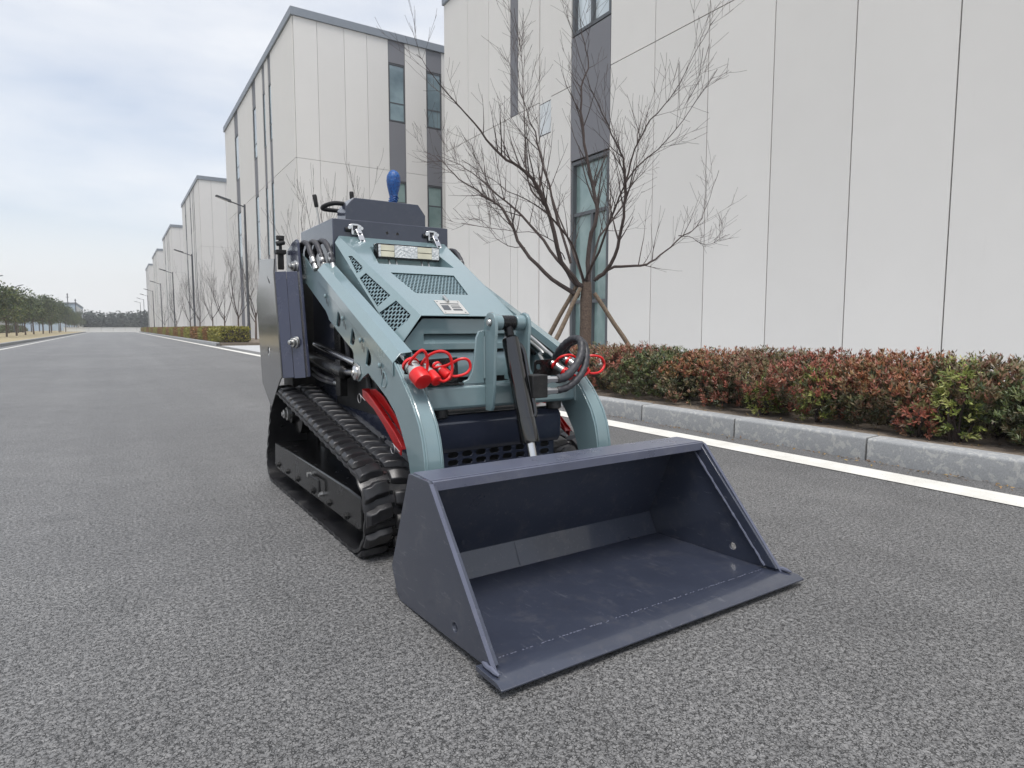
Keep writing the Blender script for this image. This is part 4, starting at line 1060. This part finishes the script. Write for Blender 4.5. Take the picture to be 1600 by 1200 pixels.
for u in (-.197, .204):
    T = MB(); T.plate([(-.035, .010), (-.030, .028), (-.012, .034), (.012, .034), (.030, .028), (.035, .010), (.020, .004), (.018, -.018), (-.018, -.018), (-.020, .004)], lambda a_, b_, d: (u + a_, 1.866 - d, 1.258 + b_), 0, .010, [[(-.011, .002), (-.011, .024), (.011, .024), (.011, .002)]])
    TL = T.obj('toggle_latch', CHROME, LD, bevel=.002)
    MB().plate([(-.013, .004), (.013, .004), (.017, -.058), (.010, -.068), (-.006, -.068), (-.011, -.058)], lambda a_, b_, d: (u + .010 + a_ - b_ * .12, 1.846 + b_ * .55 - d, 1.262 + b_ * 1.0), 0, .008, [[(-.005, -.05), (-.004, -.058), (.007, -.058), (.008, -.05)], [(-.008, -.016), (-.007, -.024), (.008, -.024), (.007, -.016)]]).obj('latch_lever', CHROME, TL, bevel=.0015)
    for s2 in (-1, 1): MB().cyl((u + s2 * .030, 1.868, 1.272), (u + s2 * .030, 1.850, 1.272), .008, 12).obj('latch_ear', CHROME, TL)
    MB().cyl((u - .045, 1.866, 1.263), (u - .018, 1.860, 1.263), .011, 12).obj('latch_spring', BLACKM, TL)

# --- towers carrying the arm pivots
tower = [(2.369, 1.15), (2.046, 1.126), (2.068, 1.065), (1.972, .566), (1.998, .555), (2.069, .506), (2.207, .398), (2.396, .51), (2.452, .841), (2.475, .943), (2.377, 1.1)]
for sg in (-1, 1):
    TW = MB().plate(tower, Fside(.524, sg), 0, .006, [stadium(2.221, .681, .05, .045), [(2.205, 1.055), (2.14, 1.018), (2.165, 1.016)]]).obj('tower', GREYP, LD, bevel=.0015)
    cp = [(2.222, 1.178), (2.10, 1.215), (2.03, 1.222), (2.008, 1.205), (2.003, 1.17), (1.882, .570), (2.137, .556), (2.19, .80), (2.226, 1.081)]
    MB().plate(cp, Fside(.418, sg), 0, .012).obj('pivot_plate', TOWERP, TW, bevel=.002)
    def Fa(t, z, d):                                             # flat facing between the outer plate and the pivot plate
        k = (z - .56) / .51
        p = Vector((.524, 1.975 + .094 * k)).lerp(Vector((.434, 1.893 + .100 * k)), t)
        return (sg * (p.x + d * .67), p.y - d * .74, z)
    for t0, t1 in ((.0, .478), (.492, .96)):
        MB().plate([(t0, .562), (t1, .566), (t1, 1.068), (t0, 1.066)], Fa, -.004, .0).obj('facing_plate', TOWERP, TW, bevel=.0012)
    nax = (sg * .67, -.74, 0)
    for p in ((sg * .432, 2.036, 1.094), Fa(.66, .731, 0)):
        b = MB(); b.lathe(p, (sg, -.25, 0), [(-.006, .028), (.004, .028), (.006, .022), (.018, .022), (.019, .012), (.034, .012), (.036, .009), (.0365, .001)], 12); b.obj('pivot_bolt', ZINC, TW)
    MB().box(sg * .30, sg * .418, 2.22, 2.40, .45, 1.05).obj('tower_post', BLACKM, TW)
    # knob on the tower top
    kb = MB(); kx = sg * .462; kb.box(kx - .013, kx + .013, 2.19, 2.216, 1.09, 1.175); kb.box(kx - .024, kx + .024, 2.182, 2.224, 1.165, 1.186)
    kb.cyl((kx - .02, 2.2, 1.215), (kx + .02, 2.2, 1.225), .012, 12); kb.box(kx - .007, kx + .007, 2.195, 2.209, 1.186, 1.245); kb.box(kx - .018, kx + .018, 2.19, 2.214, 1.236, 1.256)
    kb.obj('locking_knob', BLACKM, TW, bevel=.002)
    # lift cylinder and its chromed guard rod
    LC = MB().lathe((sg * .352, 2.10, .655), (0, -.66, -.062), [(0, .030), (.02, .034), (.50, .034), (.52, .030), (.53, .018)], 20).obj('lift_cylinder', BLACKP, LD)
    MB().cyl((sg * .352, 1.60, .608), (sg * .352, 1.32, .620), .017, 18).obj('rod', CHROME, LC)
    MB().cyl((sg * .352, 2.02, .718), (sg * .352, 1.44, .652), .0155, 18).obj('chrome_bar', CHROME, LC)
    for k in range(2): MB().tube(smooth_pts([(sg * .36, 2.05, .60 - .03 * k), (sg * .362, 1.90, .572 - .02 * k), (sg * .355, 1.72, .560 - .012 * k)], 4), .009, 8).obj('hose', HOSE, LC)
    MB().lathe((sg * .355, 1.72, .552), (0, -1, -.05), [(0, .011), (.03, .011), (.032, .008), (.06, .008)], 8).obj('fitting', ZINC, LC)
    MB().box(sg * .338, sg * .372, 1.60, 1.66, .50, .66).obj('bracket', BLACKP, LC, bevel=.003)
# braided hoses over the pivot into the arm cover
for sg in (-1, 1):
    HS = None
    for k in range(3):
        u = .395 - .026 * k
        p = [(sg * (u + .005), 2.10 - .02 * k, 1.06), (sg * u, 2.095 - .03 * k, 1.155), (sg * u, 2.045 - .045 * k, 1.203), (sg * (u - .002), 1.975 - .055 * k, 1.196), (sg * (u - .004), 1.915 - .06 * k, 1.142), (sg * (u - .006), 1.872 - .05 * k, 1.092)]
        o = hose('hose_bundle' if HS is None else 'hose', p, .0122, LD if HS is None else HS, n=9)
        if HS is None: HS = o
        e = Vector(p[-1]); d = (Vector(p[-1]) - Vector(p[-2])).normalized()
        MB().lathe(e - d * .05, d, [(0, .0140), (.04, .0140), (.042, .011), (.065, .011), (.066, .0145), (.085, .0145)], 10).obj('hose_end', ZINC, HS)
    MB().box(sg * .325, sg * .372, 1.80, 1.85, 1.088, 1.094).obj('hose_clip', ZINC, HS, bevel=.001)
    # dark engine-bay pieces seen under the arm
    EB = MB().box(sg * .285, sg * .300, 1.13, 1.87, .44, .70).obj('bay_panel', BLACKM, LD)
    for k in range(5):
        m = MB(); y0 = 1.95 - .12 * k; z0 = .95 - .05 * k
        m.tube(smooth_pts([(sg * .315, y0, z0), (sg * .325, y0 - .12, z0 - .05 + random.uniform(-.03, .03)), (sg * .318, y0 - .26, z0 - .16), (sg * .308, y0 - .30, z0 - .30)], 4), .012, 8); m.obj('bay_hose', HOSE, EB)
    for v, z in ((1.90, .905), (1.86, .81)):
        MB().lathe((sg * .318, v, z), (0, -1, -.1), [(0, .012), (.04, .012), (.041, .008), (.09, .008), (.091, .013), (.12, .013)], 8).obj('fitting', ZINC, EB)
    MB().box(sg * .305, sg * .33, 1.72, 1.80, .66, .84).obj('valve_block', BLACKP, EB, bevel=.004)
    MB().plate([(1.14, .60), (1.84, .98), (1.86, 1.0), (1.86, .60)], Fside(.278, sg), 0, .006).obj('firewall', BLACKM, EB)

# --- chassis, guard, red safety strut
CH = MB().box(-.285, .285, .96, 2.36, .17, .46).obj('chassis', BLACKP, LD, bevel=.006)
for sg in (-1, 1):
    MB().plate([(2.34, .565), (2.30, .575), (1.90, .555), (1.567, .505), (1.052, .402), (.96, .34), (.96, .20), (2.34, .30)], Fside(.288, sg), 0, .008).obj('skirt', NAVYG, CH, bevel=.0015)
    MB().lathe((sg * .296, 1.30, .352), (sg, 0, 0), [(0, .014), (.004, .014), (.005, .010), (.012, .010), (.013, .001)], 6).obj('bolt', ZINC, CH)
    SB = MB().plate([(1.311, .553), (1.24, .562), (1.16, .540), (1.07, .494), (.982, .442), (.930, .390), (.925, .37), (.965, .405), (1.10, .475), (1.25, .532), (1.306, .542)], Fside(.345, sg), 0, .004).obj('safety_strut', REDP, LD, bevel=.001)
    MB().plate([(1.311, .556), (1.308, .528), (1.280, .516), (1.19, .490), (1.09, .440), (.985, .375), (.935, .352), (.928, .385), (.985, .425), (1.12, .490), (1.25, .546)], Fside(.372, sg), 0, .004).obj('strut_flange', REDP, SB, bevel=.001)
    MB().plate([(.345, 0), (.376, 0), (.376, 1), (.345, 1)], lambda p, q, d: (sg * p, .925 + .386 * q, .375 + .18 * q + d), 0, .003).obj('strut_web', REDP, SB)
    for v, z in ((1.300, .522), (.968, .374)):
        MB().tube([(sg * .392, v + .018 * cos(t), z + .018 * sin(t)) for t in [2 * pi * q / 18 for q in range(19)]], .0013, 6).obj('pin_ring', ZINC, SB)
        MB().tube([(sg * .392, v - .01, z + .014), (sg * .385, v - .045, z - .005)], .0016, 6).obj('pin', ZINC, SB)
gd = MB().plate([(.868, .375), (.868, .462), (.890, .486), (1.02, .490), (1.02, .36), (.885, .352)], lambda p, q, d: (d, p, q), -.272, .278).obj('front_guard', NAVYG, LD, bevel=.004)
slots = [stadium(-.196 + .0582 * k, .343 - .0285 * r, .043, .0200) for k in range(8) for r in range(4)]
MB().plate([(-.240, .19), (.256, .19), (.256, .366), (-.240, .366)], Ffront(.885), 0, .006, slots).obj('slotted_panel', NAVYG, gd, bevel=.001)
MB().box(-.24, .256, .93, .94, .19, .36).obj('guard_backing', BLACKM, gd)
MB().box(-.262, .268, .893, 1.015, .4895, .4935).obj('guard_sheen_plate', GREYP, gd, bevel=.001)  # grey plate added to stand in for the sky reflection on the guard

# --- rubber tracks
wheels = [(1.045, .156, .140), (2.125, .372, .106), (2.268, .108, .092), (1.35, .085, .069), (1.65, .085, .069), (1.95, .085, .069)]
def hull(off):
    pts = []
    for a_, b_, r in wheels:
        for k in range(72): pts.append((a_ + (r + off) * cos(2 * pi * k / 72), b_ + (r + off) * sin(2 * pi * k / 72)))
    pts.sort(); lo = []; up = []
    for p in pts:
        while len(lo) > 1 and (lo[-1][0] - lo[-2][0]) * (p[1] - lo[-2][1]) - (lo[-1][1] - lo[-2][1]) * (p[0] - lo[-2][0]) <= 0: lo.pop()
        lo.append(p)
    for p in reversed(pts):
        while len(up) > 1 and (up[-1][0] - up[-2][0]) * (p[1] - up[-2][1]) - (up[-1][1] - up[-2][1]) * (p[0] - up[-2][0]) <= 0: up.pop()
        up.append(p)
    return lo[:-1] + up[:-1]
def resample(loop_, n):
    P = [Vector(p) for p in loop_] + [Vector(loop_[0])]; acc = [0]
    for i in range(len(P) - 1): acc.append(acc[-1] + (P[i + 1] - P[i]).length)
    T = acc[-1]; out = []; j = 0
    for k in range(n):
        s = T * k / n
        while acc[j + 1] < s: j += 1
        f = (s - acc[j]) / max(1e-9, acc[j + 1] - acc[j]); p = P[j].lerp(P[j + 1], f)
        s2 = T * ((k + .35) / n) % T; s1 = (s - .35 * T / n) % T
        def at(q):
            i = max(i_ for i_ in range(len(acc) - 1) if acc[i_] <= q + 1e-9); g = (q - acc[i]) / max(1e-9, acc[i + 1] - acc[i]); return P[i].lerp(P[i + 1], min(1, g))
        t = (at(s2) - at(s1)).normalized(); out.append((p, t))
    return out, T
NL = 46
pathM, TL_ = resample(hull(0.0), NL * 4)
ul0, ul1 = .326, .524
def belt(sg):
    mb = MB(); n = len(pathM); vs = []; fs = []
    for k, (p, t) in enumerate(pathM):
        nrm = Vector((t.y, -t.x))
        sc = .004 * (1 if (k % 4) in (1, 2) else 0)                # scalloped belt edge
        for u, h in ((ul0 - sc, 0), (ul1 + sc, 0), (ul1 + sc, .011), (ul1 - .012, .016), (ul0 + .012, .016), (ul0 - sc, .011)):
            vs.append((sg * u, p.x + nrm.x * h, p.y + nrm.y * h))
    m = 6
    for k in range(n):
        o = k * m; o2 = ((k + 1) % n) * m
        for i in range(m): fs.append((o + i, o + (i + 1) % m, o2 + (i + 1) % m, o2 + i))
    return mb.add(vs, fs)
def lug_mesh(mir=1):
    """chevron lug; local x across, y along, z out"""
    mb = MB(); W = .092; h = .022
    sec = []
    for i, (x, y0, w0, w1, hh) in enumerate(((0, 0, .058, .038, .012), (.012, .002, .062, .038, h), (.030, .006, .062, .036, h), (.042, .014, .064, .040, h), (.074, .018, .064, .040, h), (W, .020, .058, .036, .014))):
        sec.append([(mir * x, y0 - w0 / 2, 0), (mir * x, y0 + w0 / 2, 0), (mir * x, y0 + w1 / 2, hh), (mir * x, y0 - w1 / 2, hh)])
    vs = [p for s_ in sec for p in s_]; fs = []
    for i in range(len(sec) - 1):
        o = 4 * i
        for k in range(4): fs.append((o + k, o + (k + 1) % 4, o + 4 + (k + 1) % 4, o + 4 + k))
    fs += [(0, 1, 2, 3), tuple(4 * (len(sec) - 1) + k for k in (3, 2, 1, 0))]
    return mb.add(vs, fs)
lug_src = {}
for sg in (-1, 1):
    TR = belt(sg).obj('rubber_track', RUBBER, LD, ang=50)
    TR['label'] = 'black rubber track with chevron lugs'
    for colm in (0, 1):
        for k in range(NL):
            p, t = pathM[(4 * k + 2 * colm) % len(pathM)]
            nrm = Vector((t.y, -t.x))
            x = ul1 + .001 if colm == 0 else ul0 - .001
            mir = (-1 if colm == 0 else 1) * sg
            if mir not in lug_src:
                o = lug_mesh(mir).obj('lug', RUBBER, TR, bevel=.003, ang=30); lug_src[mir] = o
            else: o = inst(lug_src[mir], 'lug', TR)
            X = Vector((1, 0, 0)); Y = Vector((0, t.x, t.y)); Z = Vector((0, nrm.x, nrm.y))
            if X.cross(Y).dot(Z) < 0: Y = -Y
            q = Vector((sg * x, p.x, p.y)) + Z * .0155
            o.matrix_local = Matrix((( X.x, Y.x, Z.x, q.x), (X.y, Y.y, Z.y, q.y), (X.z, Y.z, Z.z, q.z), (0, 0, 0, 1)))
    # steel drive links along the middle of the belt
    lk = MB()
    for k in range(0, len(pathM), 2):
        p, t = pathM[k]; nrm = Vector((t.y, -t.x)); c_ = Vector((sg * .425, p.x + nrm.x * .016, p.y + nrm.y * .016)); tt = Vector((0, t.x, t.y)); nn_ = Vector((0, nrm.x, nrm.y)); xx = Vector((1, 0, 0))
        vs = [c_ + xx * a_ * .005 + tt * b_ * .006 + nn_ * d for a_ in (-1, 1) for b_ in (-1, 1) for d in (-.004, .004)]
        lk.add(vs, [(0, 1, 3, 2), (4, 6, 7, 5), (0, 4, 5, 1), (2, 3, 7, 6), (0, 2, 6, 4), (1, 5, 7, 3)])
    lo_ = lk.obj('drive_links', BLACKG, TR); lo_['kind'] = 'stuff'
    # undercarriage frame
    UF = MB().plate([(2.235, .215), (1.10, .218), (.985, .212), (.965, .20), (.965, .105), (1.0, .09), (2.20, .082), (2.252, .10)], Fside(.340, sg), 0, .172).obj('track_frame', BLACKP, LD, bevel=.006)
    for v in (2.16, 1.98, 1.80, 1.55, 1.33, 1.12): MB().lathe((sg * .512, v, .112), (sg, 0, 0), [(0, .016), (.003, .016), (.004, .011), (.011, .011), (.012, .001)], 6).obj('bolt', BLACKM, UF)
    m = MB(); m.tube(smooth_pts([(sg * .516, 1.575, .176), (sg * .524, 1.57, .178), (sg * .526, 1.44, .182), (sg * .526, 1.418, .176), (sg * .526, 1.418, .130)], 3), .0055, 8); m.obj('tension_wrench', BLACKM, UF)
    for v, z in ((1.58, .177), (1.418, .128)): MB().lathe((sg * .513, v, z), (sg, 0, 0), [(0, .011), (.016, .011), (.017, .001)], 8).obj('nut', ZINC, UF)
    for a_, b_, r in wheels:
        big = r > .1
        w = MB().lathe((sg * (.36 if not big else .375), a_, b_), (sg, 0, 0), [(0, r * .9), (.004, r - .002), (.05, r - .002), (.055, r * .82), (.06, r * .5), (.085, r * .46), (.09, r * .3)] , 30).obj('wheel', BLACKP, UF)
        if big: MB().lathe((sg * .465, a_, b_), (sg, 0, 0), [(0, .034), (.012, .034), (.013, .022), (.026, .022), (.028, .012), (.034, .011), (.035, .001)], 8).obj('hub_nut', ZINC, UF)
    MB().box(sg * .34, sg * .36, 2.02, 2.2, .20, .40).obj('motor_mount', BLACKP, UF, bevel=.004)

# ------------------------------------------------------------------ thin air haze
hz = MB().box(-70, 70, -16, 262, -1.0, 17.2).obj('haze', LINER, None, smooth=False); hz.data.materials.clear()
hm = bpy.data.materials.new('haze_air'); hm.use_nodes = True; hm.node_tree.nodes.clear()
ho = hm.node_tree.nodes.new('ShaderNodeOutputMaterial'); hv = hm.node_tree.nodes.new('ShaderNodeVolumePrincipled')
hv.inputs['Color'].default_value = (0.93, 0.95, 0.97, 1); hv.inputs['Density'].default_value = 0.0014; hv.inputs['Anisotropy'].default_value = 0.2
hm.node_tree.links.new(hv.outputs[0], ho.inputs['Volume']); hz.data.materials.append(hm)
tag(hz, 'thin pale haze filling the air over the road', 'haze', kind='stuff')
